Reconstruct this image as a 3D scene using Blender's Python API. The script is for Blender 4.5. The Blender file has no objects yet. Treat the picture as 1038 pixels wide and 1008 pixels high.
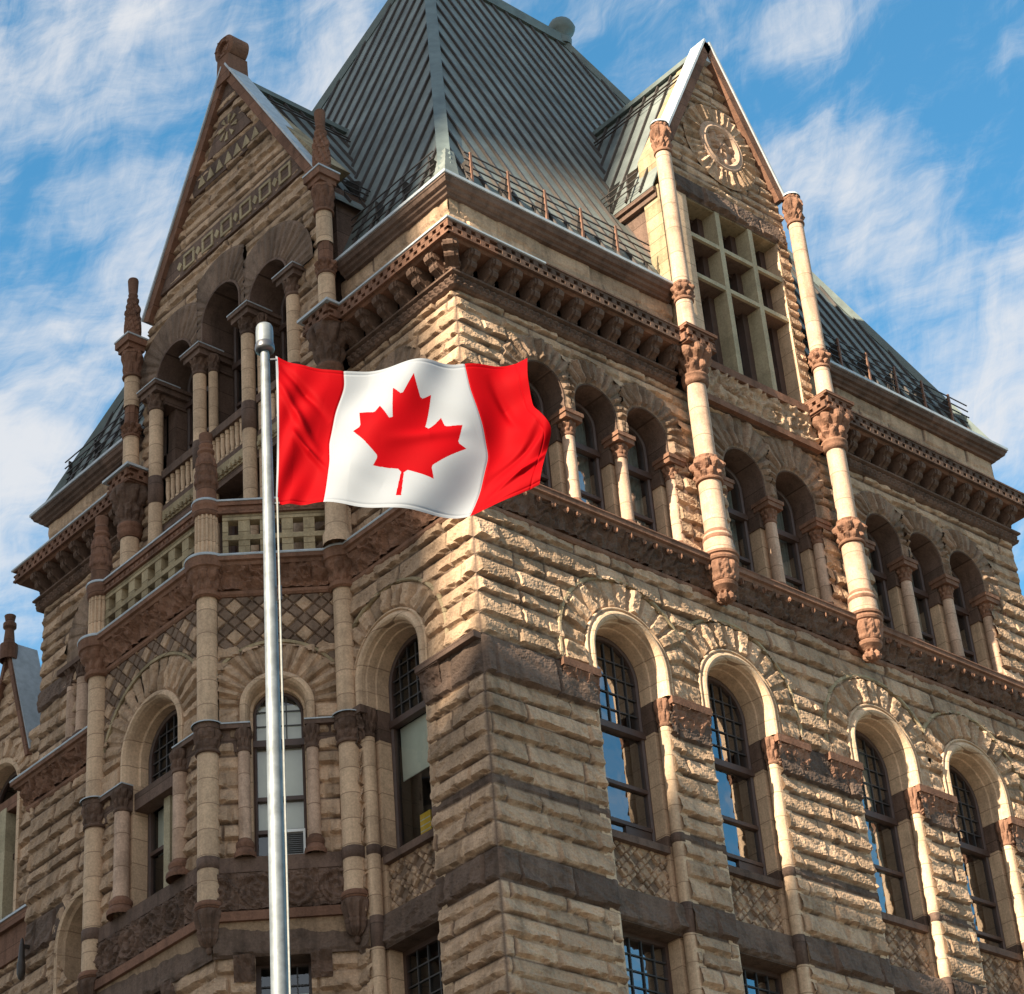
import bpy, math, random
import numpy as np
from mathutils import Vector, Matrix
SC = bpy.context.scene; COL = SC.collection
PI = math.pi
# ------------------------------------------------------------------ camera
cd = bpy.data.cameras.new('camera'); cam = bpy.data.objects.new('camera', cd); COL.objects.link(cam); SC.camera = cam
RIGHT = Vector((0.7495028958, -0.6572039816, -0.0795508375)); DOWN = Vector((0.3087691546, 0.4533440589, -0.8361463828)); FWD = Vector((0.5855826315, 0.6021312904, 0.5427070027))
CP = Vector((-22.88075, -25.14898, 1.7))
M = Matrix.Identity(4)
for i in range(3):
    M[i][0] = RIGHT[i]; M[i][1] = -DOWN[i]; M[i][2] = -FWD[i]; M[i][3] = CP[i]
cam.matrix_world = M
cd.sensor_width = 36; cd.lens = 2461.37/1038*36
cd.shift_x = -(544.498-519)/1038; cd.shift_y = -(504-487.122)/1038
cd.clip_end = 3000; cd.clip_start = .5
# ------------------------------------------------------------------ light
SUN = Vector((-6.0, -0.8, 3.5)).normalized()
sl = bpy.data.lights.new('sun', 'SUN'); sl.energy = 5.0; sl.angle = math.radians(.5); sl.color = (1, .88, .67)
so = bpy.data.objects.new('sun', sl); COL.objects.link(so); so.rotation_euler = (-SUN).to_track_quat('-Z', 'Y').to_euler()
SC.view_settings.view_transform = 'Standard'; SC.view_settings.look = 'None'; SC.view_settings.exposure = 1.6; SC.view_settings.gamma = 1
w = bpy.data.worlds.new('World'); SC.world = w; w.use_nodes = True
nt = w.node_tree; N = nt.nodes; LK = nt.links; N.clear()
def nd(tree, typ, **kw):
    n = tree.nodes.new(typ)
    for k, v in kw.items():
        if k.startswith('i_'):
            n.inputs[int(k[2:]) if k[2:].isdigit() else k[2:].replace('_', ' ')].default_value = v
        else: setattr(n, k, v)
    return n
def ramp(tree, stops, interp='LINEAR'):
    r = tree.nodes.new('ShaderNodeValToRGB'); r.color_ramp.interpolation = interp
    e = r.color_ramp.elements
    while len(e) < len(stops): e.new(.5)
    for el, (p, c) in zip(e, stops):
        el.position = p; el.color = (c, c, c, 1) if isinstance(c, (int, float)) else (*c, 1)
    return r
sky = nd(nt, 'ShaderNodeTexSky', sky_type='NISHITA', sun_disc=False, sun_elevation=math.asin(SUN.z), sun_rotation=math.atan2(SUN.x, SUN.y), air_density=1.0, dust_density=.3, ozone_density=2.0)
tc = nd(nt, 'ShaderNodeTexCoord'); sx = nd(nt, 'ShaderNodeSeparateXYZ'); LK.new(tc.outputs['Generated'], sx.inputs[0])
def mth(op, a, b=None, c=None):
    n = nd(nt, 'ShaderNodeMath', operation=op)
    for i, v in enumerate((a, b, c)):
        if v is None: continue
        if isinstance(v, (int, float)): n.inputs[i].default_value = v
        else: LK.new(v, n.inputs[i])
    return n.outputs[0]
az = mth('ARCTAN2', sx.outputs[0], sx.outputs[1]); el = mth('ARCSINE', sx.outputs[2])
cx = nd(nt, 'ShaderNodeCombineXYZ'); LK.new(az, cx.inputs[0]); LK.new(el, cx.inputs[1])
def wn(scale, detail, rough, dist, rot, sc, loc=(0, 0, 0)):
    mp = nd(nt, 'ShaderNodeMapping', vector_type='TEXTURE'); mp.inputs['Rotation'].default_value = (0, 0, rot); mp.inputs['Scale'].default_value = tuple(1/q for q in sc); mp.inputs['Location'].default_value = loc
    LK.new(cx.outputs[0], mp.inputs[0])
    n = nd(nt, 'ShaderNodeTexNoise', i_Scale=scale, i_Detail=detail, i_Roughness=rough, i_Distortion=dist); LK.new(mp.outputs[0], n.inputs['Vector']); return n.outputs[0]
wp = nd(nt, 'ShaderNodeTexNoise', i_Scale=7.0, i_Detail=4, i_Roughness=.55); LK.new(cx.outputs[0], wp.inputs['Vector'])
wv = nd(nt, 'ShaderNodeVectorMath', operation='MULTIPLY_ADD'); LK.new(wp.outputs['Color'], wv.inputs[0]); wv.inputs[1].default_value = (.075, .06, 0); LK.new(cx.outputs[0], wv.inputs[2])
cx = wv
n1 = wn(8.0, 7, .56, .3, .35, (1, 1, 1), (3.1, 1.7, 0)); n2 = wn(15, 10, .68, .35, .28, (.5, 2.3, 1), (.4, 0, 0)); n3 = wn(13, 10, .68, .35, 1.05, (.5, 2.3, 1), (2.4, 1, 0))
cov = None     # cloud banks: (azimuth, elevation, widths, weight); last pair unseen, added to whiten the ambient light
for a0, e0, sa, se, wt in ((.515, .745, .085, .045, .26), (.55, .655, .075, .06, .27), (.51, .595, .05, .022, .30), (.95, .66, .04, .055, .13), (1.01, .575, .05, .05, .19), (.96, .74, .09, .03, .09), (.66, .75, .10, .03, .14), (.90, .60, .05, .03, .16), (.50, .695, .04, .02, .2), (.45, .3, .5, .15, .2), (-1.9, .35, 1.6, .8, .46), (2.3, .9, .5, .25, .25)):
    d2 = mth('ADD', mth('POWER', mth('DIVIDE', mth('SUBTRACT', az, a0), sa), 2.0), mth('POWER', mth('DIVIDE', mth('SUBTRACT', el, e0), se), 2.0))
    g_ = mth('MULTIPLY', mth('EXPONENT', mth('MULTIPLY', d2, -.7)), wt); cov = g_ if cov is None else mth('MAXIMUM', cov, g_)
fil = mth('MULTIPLY_ADD', n2, .55, mth('MULTIPLY', n3, .42))
dens = mth('ADD', mth('MULTIPLY_ADD', n1, .75, fil), cov)
mr = nd(nt, 'ShaderNodeMapRange', interpolation_type='SMOOTHSTEP'); LK.new(dens, mr.inputs[0]); mr.inputs[1].default_value = .82; mr.inputs[2].default_value = 1.20; mr.inputs[3].default_value = .0; mr.inputs[4].default_value = .88
skc = nd(nt, 'ShaderNodeMix', data_type='RGBA', blend_type='MULTIPLY', i_0=1.0); LK.new(sky.outputs[0], skc.inputs[6]); skc.inputs[7].default_value = (.44, .94, .98, 1)
mxc = nd(nt, 'ShaderNodeMix', data_type='RGBA'); LK.new(mr.outputs[0], mxc.inputs[0]); LK.new(skc.outputs[2], mxc.inputs[6]); mxc.inputs[7].default_value = (3.2, 3.2, 3.25, 1)
bg = nd(nt, 'ShaderNodeBackground', i_Strength=.088); LK.new(mxc.outputs[2], bg.inputs[0])
wo = nd(nt, 'ShaderNodeOutputWorld'); LK.new(bg.outputs[0], wo.inputs[0])

# ------------------------------------------------------------------ materials
def newmat(name):
    m = bpy.data.materials.new(name); m.use_nodes = True
    return m, m.node_tree, m.node_tree.nodes['Principled BSDF']
def stone(name, c0, c1, rough=.9, joints=0., carved=False, attr=True, bump=.35, b0=None, b1=None, stain=.35, scale=1.0):
    m, t, p = newmat(name); L = t.links
    tx = nd(t, 'ShaderNodeTexCoord')
    if attr: tone = nd(t, 'ShaderNodeAttribute', attribute_name='tone').outputs['Fac']
    else:
        oi = nd(t, 'ShaderNodeSeparateXYZ'); L.new(tx.outputs['Object'], oi.inputs[0])
        dv = nd(t, 'ShaderNodeMath', operation='DIVIDE', i_1=joints if joints else .5); L.new(oi.outputs[2], dv.inputs[0])
        fl = nd(t, 'ShaderNodeMath', operation='FLOOR'); L.new(dv.outputs[0], fl.inputs[0])
        qn = nd(t, 'ShaderNodeVectorMath', operation='MULTIPLY'); qn.inputs[1].default_value = (.9, .9, 0); L.new(tx.outputs['Object'], qn.inputs[0])
        qf = nd(t, 'ShaderNodeVectorMath', operation='FLOOR'); L.new(qn.outputs[0], qf.inputs[0])
        cb = nd(t, 'ShaderNodeCombineXYZ'); L.new(fl.outputs[0], cb.inputs[2])
        ad = nd(t, 'ShaderNodeVectorMath', operation='ADD'); L.new(qf.outputs[0], ad.inputs[0]); L.new(cb.outputs[0], ad.inputs[1])
        wnz = nd(t, 'ShaderNodeTexWhiteNoise', noise_dimensions='3D'); L.new(ad.outputs[0], wnz.inputs[0]); tone = wnz.outputs['Value']
    mx = nd(t, 'ShaderNodeMix', data_type='RGBA'); L.new(tone, mx.inputs[0]); mx.inputs[6].default_value = (*c0, 1); mx.inputs[7].default_value = (*c1, 1)
    col = mx.outputs[2]
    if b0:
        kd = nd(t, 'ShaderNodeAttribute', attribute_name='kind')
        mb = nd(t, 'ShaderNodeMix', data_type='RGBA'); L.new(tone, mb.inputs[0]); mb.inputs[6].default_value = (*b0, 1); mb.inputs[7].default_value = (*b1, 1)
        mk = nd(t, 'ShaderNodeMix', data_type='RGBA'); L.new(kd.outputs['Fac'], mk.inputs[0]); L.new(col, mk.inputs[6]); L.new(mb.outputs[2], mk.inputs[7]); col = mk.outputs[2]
    nz = nd(t, 'ShaderNodeTexNoise', i_Scale=2.2*scale, i_Detail=8, i_Roughness=.7); L.new(tx.outputs['Object'], nz.inputs['Vector'])
    rp = ramp(t, [(.28, 1-stain*1.2), (.5, 1.0), (.75, 1.0+stain*.35)]); L.new(nz.outputs[0], rp.inputs[0])
    m1 = nd(t, 'ShaderNodeMix', data_type='RGBA', blend_type='MULTIPLY', i_0=1.0); L.new(col, m1.inputs[6]); L.new(rp.outputs[0], m1.inputs[7])
    mpp = nd(t, 'ShaderNodeMapping'); mpp.inputs['Scale'].default_value = (3.0, 3.0, .35); L.new(tx.outputs['Object'], mpp.inputs[0])
    ns = nd(t, 'ShaderNodeTexNoise', i_Scale=1.6, i_Detail=6, i_Roughness=.6); L.new(mpp.outputs[0], ns.inputs['Vector'])
    rs = ramp(t, [(.34, 1-stain), (.52, 1.0)]); L.new(ns.outputs[0], rs.inputs[0])
    m2 = nd(t, 'ShaderNodeMix', data_type='RGBA', blend_type='MULTIPLY', i_0=.8); L.new(m1.outputs[2], m2.inputs[6]); L.new(rs.outputs[0], m2.inputs[7])
    nf = nd(t, 'ShaderNodeTexNoise', i_Scale=26*scale, i_Detail=5, i_Roughness=.65); L.new(tx.outputs['Object'], nf.inputs['Vector'])
    rf = ramp(t, [(.3, .78), (.7, 1.16)]); L.new(nf.outputs[0], rf.inputs[0])
    m3 = nd(t, 'ShaderNodeMix', data_type='RGBA', blend_type='MULTIPLY', i_0=1.0); L.new(m2.outputs[2], m3.inputs[6]); L.new(rf.outputs[0], m3.inputs[7])
    col = m3.outputs[2]; hgt = nf.outputs[0]
    if joints:
        fr = nd(t, 'ShaderNodeMath', operation='FRACT'); L.new(dv.outputs[0], fr.inputs[0])
        lt = nd(t, 'ShaderNodeMath', operation='LESS_THAN', i_1=.016/joints); L.new(fr.outputs[0], lt.inputs[0])
        m4 = nd(t, 'ShaderNodeMix', data_type='RGBA', blend_type='MIX'); L.new(lt.outputs[0], m4.inputs[0]); L.new(col, m4.inputs[6]); m4.inputs[7].default_value = (c0[0]*.55, c0[1]*.52, c0[2]*.5, 1)
        col = m4.outputs[2]
    L.new(col, p.inputs['Base Color']); p.inputs['Roughness'].default_value = rough; p.inputs['Specular IOR Level'].default_value = .2
    bp_ = nd(t, 'ShaderNodeBump', i_Strength=bump, i_Distance=.03); L.new(hgt, bp_.inputs['Height']); L.new(bp_.outputs[0], p.inputs['Normal'])
    return m
def plain(name, c, rough=.6, metal=0., var=.2, scale=6., bump=0.):
    m, t, p = newmat(name); L = t.links
    tx = nd(t, 'ShaderNodeTexCoord'); nz = nd(t, 'ShaderNodeTexNoise', i_Scale=scale, i_Detail=6, i_Roughness=.65); L.new(tx.outputs['Object'], nz.inputs['Vector'])
    rp = ramp(t, [(.3, tuple(x*(1-var) for x in c)), (.7, tuple(min(1, x*(1+var)) for x in c))]); L.new(nz.outputs[0], rp.inputs[0])
    L.new(rp.outputs[0], p.inputs['Base Color']); p.inputs['Roughness'].default_value = rough; p.inputs['Metallic'].default_value = metal
    if bump:
        b = nd(t, 'ShaderNodeBump', i_Strength=bump, i_Distance=.02); L.new(nz.outputs[0], b.inputs['Height']); L.new(b.outputs[0], p.inputs['Normal'])
    return m
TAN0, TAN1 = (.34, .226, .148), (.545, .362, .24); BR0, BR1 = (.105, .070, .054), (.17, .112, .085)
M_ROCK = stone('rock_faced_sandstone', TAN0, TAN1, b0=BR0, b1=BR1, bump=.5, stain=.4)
M_SMOOTH = stone('dressed_sandstone', (.53, .365, .245), (.65, .45, .30), joints=.46, attr=False, bump=.2, stain=.25)
M_ASH = stone('attic_sandstone', (.30, .23, .14), (.42, .325, .205), joints=.3, attr=False, bump=.3, stain=.35)
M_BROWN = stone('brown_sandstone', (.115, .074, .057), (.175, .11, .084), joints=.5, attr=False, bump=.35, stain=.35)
M_RED = stone('red_sandstone', (.165, .085, .056), (.24, .12, .078), joints=.5, attr=False, bump=.3, stain=.35)
M_CARVE = stone('carved_brown_sandstone', (.11, .068, .05), (.165, .10, .073), attr=False, bump=.4, stain=.4)
M_CARVER = stone('carved_red_sandstone', (.19, .098, .064), (.26, .135, .088), attr=False, bump=.4, stain=.35)
M_WARM = stone('buff_shaft_stone', (.44, .29, .205), (.56, .38, .28), joints=.62, attr=False, bump=.2, stain=.32)
M_LEAD = plain('lead_flashing', (.40, .43, .46), .5, .0, .2, 5)
M_ROOF = plain('standing_seam_copper', (.155, .172, .16), .65, .0, .38, 1.1, .1)
M_SEAM = plain('roof_seam', (.055, .042, .036), .7, 0, .3, 3)
M_HIP = plain('hip_capping', (.12, .145, .138), .6, 0, .3, 2)
M_IRON = plain('iron_rail', (.05, .04, .035), .55, .3, .3, 8)
M_RUST = plain('rusty_post', (.16, .075, .045), .7, 0, .3, 8)
M_FRAME = plain('painted_brown_wood', (.075, .042, .032), .5, 0, .2, 6)
M_BAR = plain('leaded_bar', (.045, .04, .04), .5, 0, .2, 6)
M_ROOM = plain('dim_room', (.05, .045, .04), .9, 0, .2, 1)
M_BLIND = plain('window_blind', (.72, .70, .62), .8, 0, .06, 3)
M_CURT = plain('curtain', (.42, .44, .40), .9, 0, .25, 4)
M_MULL = stone('mullion_stone', (.36, .30, .20), (.45, .37, .25), attr=False, bump=.15, stain=.2)
M_YEL = plain('yellow_sheet', (.85, .52, .03), .6, 0, .05, 3)
M_STEEL = plain('brushed_steel', (.17, .185, .20), .6, .4, .35, 5)
M_STEELD = plain('dark_steel', (.12, .12, .13), .4, .8, .12, 14)
M_WHITE = plain('white_plastic', (.75, .75, .73), .5, 0, .08, 3)
M_ROPE = plain('halyard_rope', (.22, .22, .21), .9, 0, .2, 30)
M_GRILLE = plain('dark_grille', (.1, .1, .1), .6, 0, .2, 10)
M_GROUND = plain('plaza_paving', (.11, .10, .085), .9, 0, .25, .6)
M_TOWER = plain('blocker_cladding', (.35, .33, .3), .7, 0, .15, .2)
def glass(name, tint, ior, floor=.1):
    m, t, p = newmat(name); L = t.links; t.nodes.remove(p); out = t.nodes['Material Output']
    tr = nd(t, 'ShaderNodeBsdfTransparent'); tr.inputs[0].default_value = (*tint, 1)
    gl = nd(t, 'ShaderNodeBsdfGlossy', i_Roughness=.015); gl.inputs[0].default_value = (.95, .97, 1, 1)
    fr = nd(t, 'ShaderNodeFresnel', i_IOR=ior)
    tx = nd(t, 'ShaderNodeTexCoord'); nz = nd(t, 'ShaderNodeTexNoise', i_Scale=1.6, i_Detail=2); L.new(tx.outputs['Object'], nz.inputs['Vector'])
    b = nd(t, 'ShaderNodeBump', i_Strength=.06, i_Distance=.05); L.new(nz.outputs[0], b.inputs['Height']); L.new(b.outputs[0], gl.inputs['Normal'])
    fm = nd(t, 'ShaderNodeMath', operation='MAXIMUM', i_1=floor); L.new(fr.outputs[0], fm.inputs[0])
    mx = nd(t, 'ShaderNodeMixShader'); L.new(fm.outputs[0], mx.inputs[0]); L.new(tr.outputs[0], mx.inputs[1]); L.new(gl.outputs[0], mx.inputs[2]); L.new(mx.outputs[0], out.inputs[0])
    return m
M_GLASS = glass('old_window_glass', (.75, .78, .76), 1.6, .30); M_GLASS2 = glass('shaded_window_glass', (.88, .9, .87), 1.5, .1)
def cloth(name, c, tr):
    m, t, p = newmat(name); L = t.links; out = t.nodes['Material Output']
    tx = nd(t, 'ShaderNodeTexCoord'); nz = nd(t, 'ShaderNodeTexNoise', i_Scale=900, i_Detail=2); L.new(tx.outputs['Object'], nz.inputs['Vector'])
    p.inputs['Base Color'].default_value = (*c, 1); p.inputs['Roughness'].default_value = .7; p.inputs['Specular IOR Level'].default_value = .06
    tl = nd(t, 'ShaderNodeBsdfTranslucent'); tl.inputs[0].default_value = (*c, 1)
    b = nd(t, 'ShaderNodeBump', i_Strength=.12, i_Distance=.002); L.new(nz.outputs[0], b.inputs['Height']); L.new(b.outputs[0], p.inputs['Normal'])
    mx = nd(t, 'ShaderNodeMixShader', i_0=tr); L.new(p.outputs[0], mx.inputs[1]); L.new(tl.outputs[0], mx.inputs[2]); L.new(mx.outputs[0], out.inputs[0])
    return m
M_FRED = cloth('red_flag_nylon', (.345, .001, .004), .35); M_FWHITE = cloth('white_flag_nylon', (.345, .36, .395), .35)

# ------------------------------------------------------------------ noise
def h2(i, j, s):
    x = (i.astype(np.int64)*374761393 + j.astype(np.int64)*668265263 + int(s)*2147483647+1013) & 0xFFFFFFFF
    x = ((x ^ (x >> 13))*1274126177) & 0xFFFFFFFF
    x = (x ^ (x >> 16)) & 0xFFFFFFFF
    return x/4294967295.0
def vn(x, y, s=0, smooth=True):
    x = np.asarray(x, float); y = np.asarray(y, float)
    i = np.floor(x).astype(np.int64); j = np.floor(y).astype(np.int64); fx = x-i; fy = y-j
    if smooth: fx = fx*fx*(3-2*fx); fy = fy*fy*(3-2*fy)
    a = h2(i, j, s); b = h2(i+1, j, s); c = h2(i, j+1, s); d = h2(i+1, j+1, s)
    return (a*(1-fx)+b*fx)*(1-fy)+(c*(1-fx)+d*fx)*fy
def facet(x, y, s=0):            # triangulated linear noise: chipped planes
    x = np.asarray(x, float); y = np.asarray(y, float); x = x+.35*y
    i = np.floor(x).astype(np.int64); j = np.floor(y).astype(np.int64); fx = x-i; fy = y-j
    a = h2(i, j, s); b = h2(i+1, j, s); c = h2(i, j+1, s); d = h2(i+1, j+1, s)
    return np.where(fx+fy < 1, a+(b-a)*fx+(c-a)*fy, d+(c-d)*(1-fx)+(b-d)*(1-fy))
def chip(u, z, s): return .55*facet(u*5.2, z*7.5, s)+.3*facet(u*13, z*16, s+7)+.15*vn(u*34, z*34, s+3)

# ------------------------------------------------------------------ mesh builder
class Fr:
    def __init__(s, o, d):
        s.o = np.array(o, float); dd = np.array(d, float); s.d = dd/np.linalg.norm(dd); s.n = None
    def P(s, u, d, z):
        u, d, z = np.broadcast_arrays(np.asarray(u, float), np.asarray(d, float), np.asarray(z, float))
        return np.stack([s.o[0]+u*s.d[0]+d*s.n[0], s.o[1]+u*s.d[1]+d*s.n[1], z], -1)
def frame(o, d, n):
    f = Fr(o, d); f.n = np.array(n, float)/np.linalg.norm(n); return f
FR = frame((0, 0), (1, 0), (0, -1)); FRU = frame((0, .1), (1, 0), (0, -1))
FL = frame((0, 0), (0, 1), (-1, 0)); FLU = frame((.1, 0), (0, 1), (-1, 0))
FC = frame((0, 3.4), (-1.8, 1.5), (-1.5, -1.8)); FF = frame((-1.8, 4.9), (0, 1), (-1, 0)); FB = frame((-1.8, 8.35), (1.8, 1.5), (-1.5, 1.8))
CL = math.hypot(1.8, 1.5)
class MB:
    def __init__(s): s.v = []; s.n = 0; s.f = []; s.q = []; s.mi = []; s.tone = []; s.kind = []
    def add(s, V, F, mi=0, tone=0., kind=0.):
        V = np.asarray(V, float).reshape(-1, 3); k = s.n; s.v.append(V); s.n += len(V)
        s.tone.append(np.broadcast_to(np.asarray(tone, float), (len(V),))); s.kind.append(np.broadcast_to(np.asarray(kind, float), (len(V),)))
        if isinstance(F, np.ndarray): s.q.append(F+k); s.mi.append(np.broadcast_to(np.asarray(mi), (len(F),)))
        else:
            for f in F: s.f.append(([i+k for i in f], mi))
        return s
    def grid(s, P, mask=None, mi=0, tone=0., kind=0.):
        n, m = P.shape[:2]; I = np.arange(n*m).reshape(n, m)
        Q = np.stack([I[:-1, :-1], I[:-1, 1:], I[1:, 1:], I[1:, :-1]], -1)
        T = np.broadcast_to(np.asarray(tone, float), (n, m)); K = np.broadcast_to(np.asarray(kind, float), (n, m))
        if not isinstance(mi, int): mi = mi[mask] if mask is not None else mi.reshape(-1)
        Q = Q[mask] if mask is not None else Q.reshape(-1, 4)
        us = np.unique(Q); rm = np.full(n*m, -1); rm[us] = np.arange(len(us))
        return s.add(P.reshape(-1, 3)[us], rm[Q], mi, T.reshape(-1)[us], K.reshape(-1)[us])
    def box(s, F, u0, u1, d0, d1, z0, z1, mi=0, tone=.5, kind=0.):
        V = [F.P(u, d, z) for z in (z0, z1) for u, d in ((u0, d0), (u1, d0), (u1, d1), (u0, d1))]
        return s.add(V, [(0, 1, 2, 3), (4, 5, 6, 7), (0, 1, 5, 4), (1, 2, 6, 5), (2, 3, 7, 6), (3, 0, 4, 7)], mi, tone, kind)
    def prism(s, F, poly, d0, d1, mi=0, tone=.5, kind=0.):      # polygon in (u,z)
        n = len(poly); V = [F.P(u, d, z) for d in (d0, d1) for u, z in poly]
        fs = [tuple(range(n)), tuple(range(n, 2*n))]+[(i, (i+1) % n, n+(i+1) % n, n+i) for i in range(n)]
        return s.add(V, fs, mi, tone, kind)
    def beam(s, a, b, wx, hx, up=(0, 0, 1), mi=0):
        a = np.array(a, float); b = np.array(b, float); t = b-a; t /= np.linalg.norm(t); r = np.cross(t, up)
        if np.linalg.norm(r) < 1e-6: r = np.array([1., 0, 0])
        r /= np.linalg.norm(r); q = np.cross(r, t)
        V = [p+r*i*wx/2+q*j*hx/2 for p in (a, b) for i, j in ((-1, -1), (1, -1), (1, 1), (-1, 1))]
        return s.add(V, [(0, 1, 2, 3), (4, 5, 6, 7), (0, 1, 5, 4), (1, 2, 6, 5), (2, 3, 7, 6), (3, 0, 4, 7)], mi, .5, 0)
    def lathe(s, c, prof, seg=20, fn=None, a0=0., a1=2*PI, mi=0, F=None, tone=.5):
        pr = np.array(prof, float); A = np.linspace(a0, a1, seg+1); R_ = np.repeat(pr[:, :1], seg+1, 1); Z_ = np.repeat(pr[:, 1:2], seg+1, 1); A_ = np.broadcast_to(A, R_.shape)
        if fn is not None: R_ = R_+fn(A_, Z_)
        return s.grid(np.stack([c[0]+R_*np.cos(A_), c[1]+R_*np.sin(A_), Z_], -1), mi=mi, tone=tone)
    def sweep(s, path, prof, caps=True, mi=0, tone=.5):          # outward = left normal of the path
        pts = [np.array(p, float) for p in path]; n = len(pts); mit = []
        for i in range(n):
            ns = []
            if i > 0: t = pts[i]-pts[i-1]; t /= np.linalg.norm(t); ns.append(np.array([-t[1], t[0]]))
            if i < n-1: t = pts[i+1]-pts[i]; t /= np.linalg.norm(t); ns.append(np.array([-t[1], t[0]]))
            mit.append(ns[0] if len(ns) == 1 else (ns[0]+ns[1])/(1+ns[0]@ns[1]))
        P = np.array([[(*(pts[i]+mit[i]*d), z) for d, z in prof] for i in range(n)])
        # hard edges: separate strips per profile segment
        for k in range(len(prof)-1): 
            s.grid(P[:, k:k+2], mi=mi if isinstance(mi, int) else int(mi[k]), tone=tone)
        if caps:
            for i in (0, n-1): s.add(P[i], [tuple(range(len(prof)))], 0, tone)
        return s
    def arch(s, F, uc, zc, zleg, prof, n=36, mask=None, mi=0, tone=.5):   # profile of (r,d) swept along legs + semicircle
        th = np.linspace(PI, 0, n); legs = max(2, int((zc-zleg)/.25)+1)
        rows = [(-1., 0., z) for z in np.linspace(zleg, zc, legs)[:-1]]+[(math.cos(t), math.sin(t), zc) for t in th]+[(1., 0., z) for z in np.linspace(zc, zleg, legs)[1:]]
        rows = np.array(rows); pr = np.array(prof)
        for k in range(len(pr)-1):
            rr = pr[k:k+2, 0]; U = uc+rows[:, :1]*rr; Z = rows[:, 2:3]+rows[:, 1:2]*rr; D = np.broadcast_to(pr[k:k+2, 1], U.shape)
            mk = None
            if mask is not None: mk = mask((U[:-1, :-1]+U[1:, 1:])/2, (Z[:-1, :-1]+Z[1:, 1:])/2)
            s.grid(F.P(U, D, Z), mk, mi, tone)
        return s
    def build(s, name, mats, parent=None, smooth=False, label=None, cat=None, group=None, kind=None):
        me = bpy.data.meshes.new(name); V = np.concatenate(s.v) if s.v else np.zeros((0, 3))
        qs = np.concatenate(s.q) if s.q else np.zeros((0, 4), int)
        tot = [4]*len(qs)+[len(f) for f, _ in s.f]; loops = np.concatenate([qs.reshape(-1), np.array([i for f, _ in s.f for i in f], int)]).astype(np.int32)
        tot = np.array(tot, np.int32); st = np.concatenate([[0], np.cumsum(tot)[:-1]]).astype(np.int32)
        me.vertices.add(len(V)); me.vertices.foreach_set('co', V.astype(np.float32).ravel())
        me.loops.add(len(loops)); me.loops.foreach_set('vertex_index', loops)
        me.polygons.add(len(tot)); me.polygons.foreach_set('loop_start', st); me.polygons.foreach_set('loop_total', tot)
        if not isinstance(mats, (list, tuple)): mats = [mats]
        for m_ in mats: me.materials.append(m_)
        if len(mats) > 1:
            mi = np.concatenate(([np.asarray(x).astype(np.int32) for x in s.mi] if s.mi else [])+[np.array([m_ for _, m_ in s.f], np.int32)])
            me.polygons.foreach_set('material_index', mi.astype(np.int32))
        me.update(calc_edges=True)
        for nm, ar in (('tone', s.tone), ('kind', s.kind)):
            at = me.attributes.new(nm, 'FLOAT', 'POINT'); at.data.foreach_set('value', np.concatenate(ar).astype(np.float32))
        me.polygons.foreach_set('use_smooth', np.full(len(tot), smooth))
        me.validate()
        o = bpy.data.objects.new(name, me); COL.objects.link(o)
        if parent: o.parent = parent; o.matrix_parent_inverse = Matrix.Translation(-parent.location)
        tag(o, label, cat, group, kind); return o
def tag(o, label=None, cat=None, group=None, kind=None):
    if label: o['label'] = label
    if cat: o['category'] = cat
    if group: o['group'] = group
    if kind: o['kind'] = kind
    return o
def thing(name, label, cat, loc=(0, 0, 0), group=None):
    o = bpy.data.objects.new(name, None); COL.objects.link(o); o.location = loc; o.empty_display_size = .3
    return tag(o, label, cat, group)
def put(name, mesh, mat4, parent):
    o = bpy.data.objects.new(name, mesh); COL.objects.link(o); o.parent = parent; o.matrix_local = mat4; return o

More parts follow.
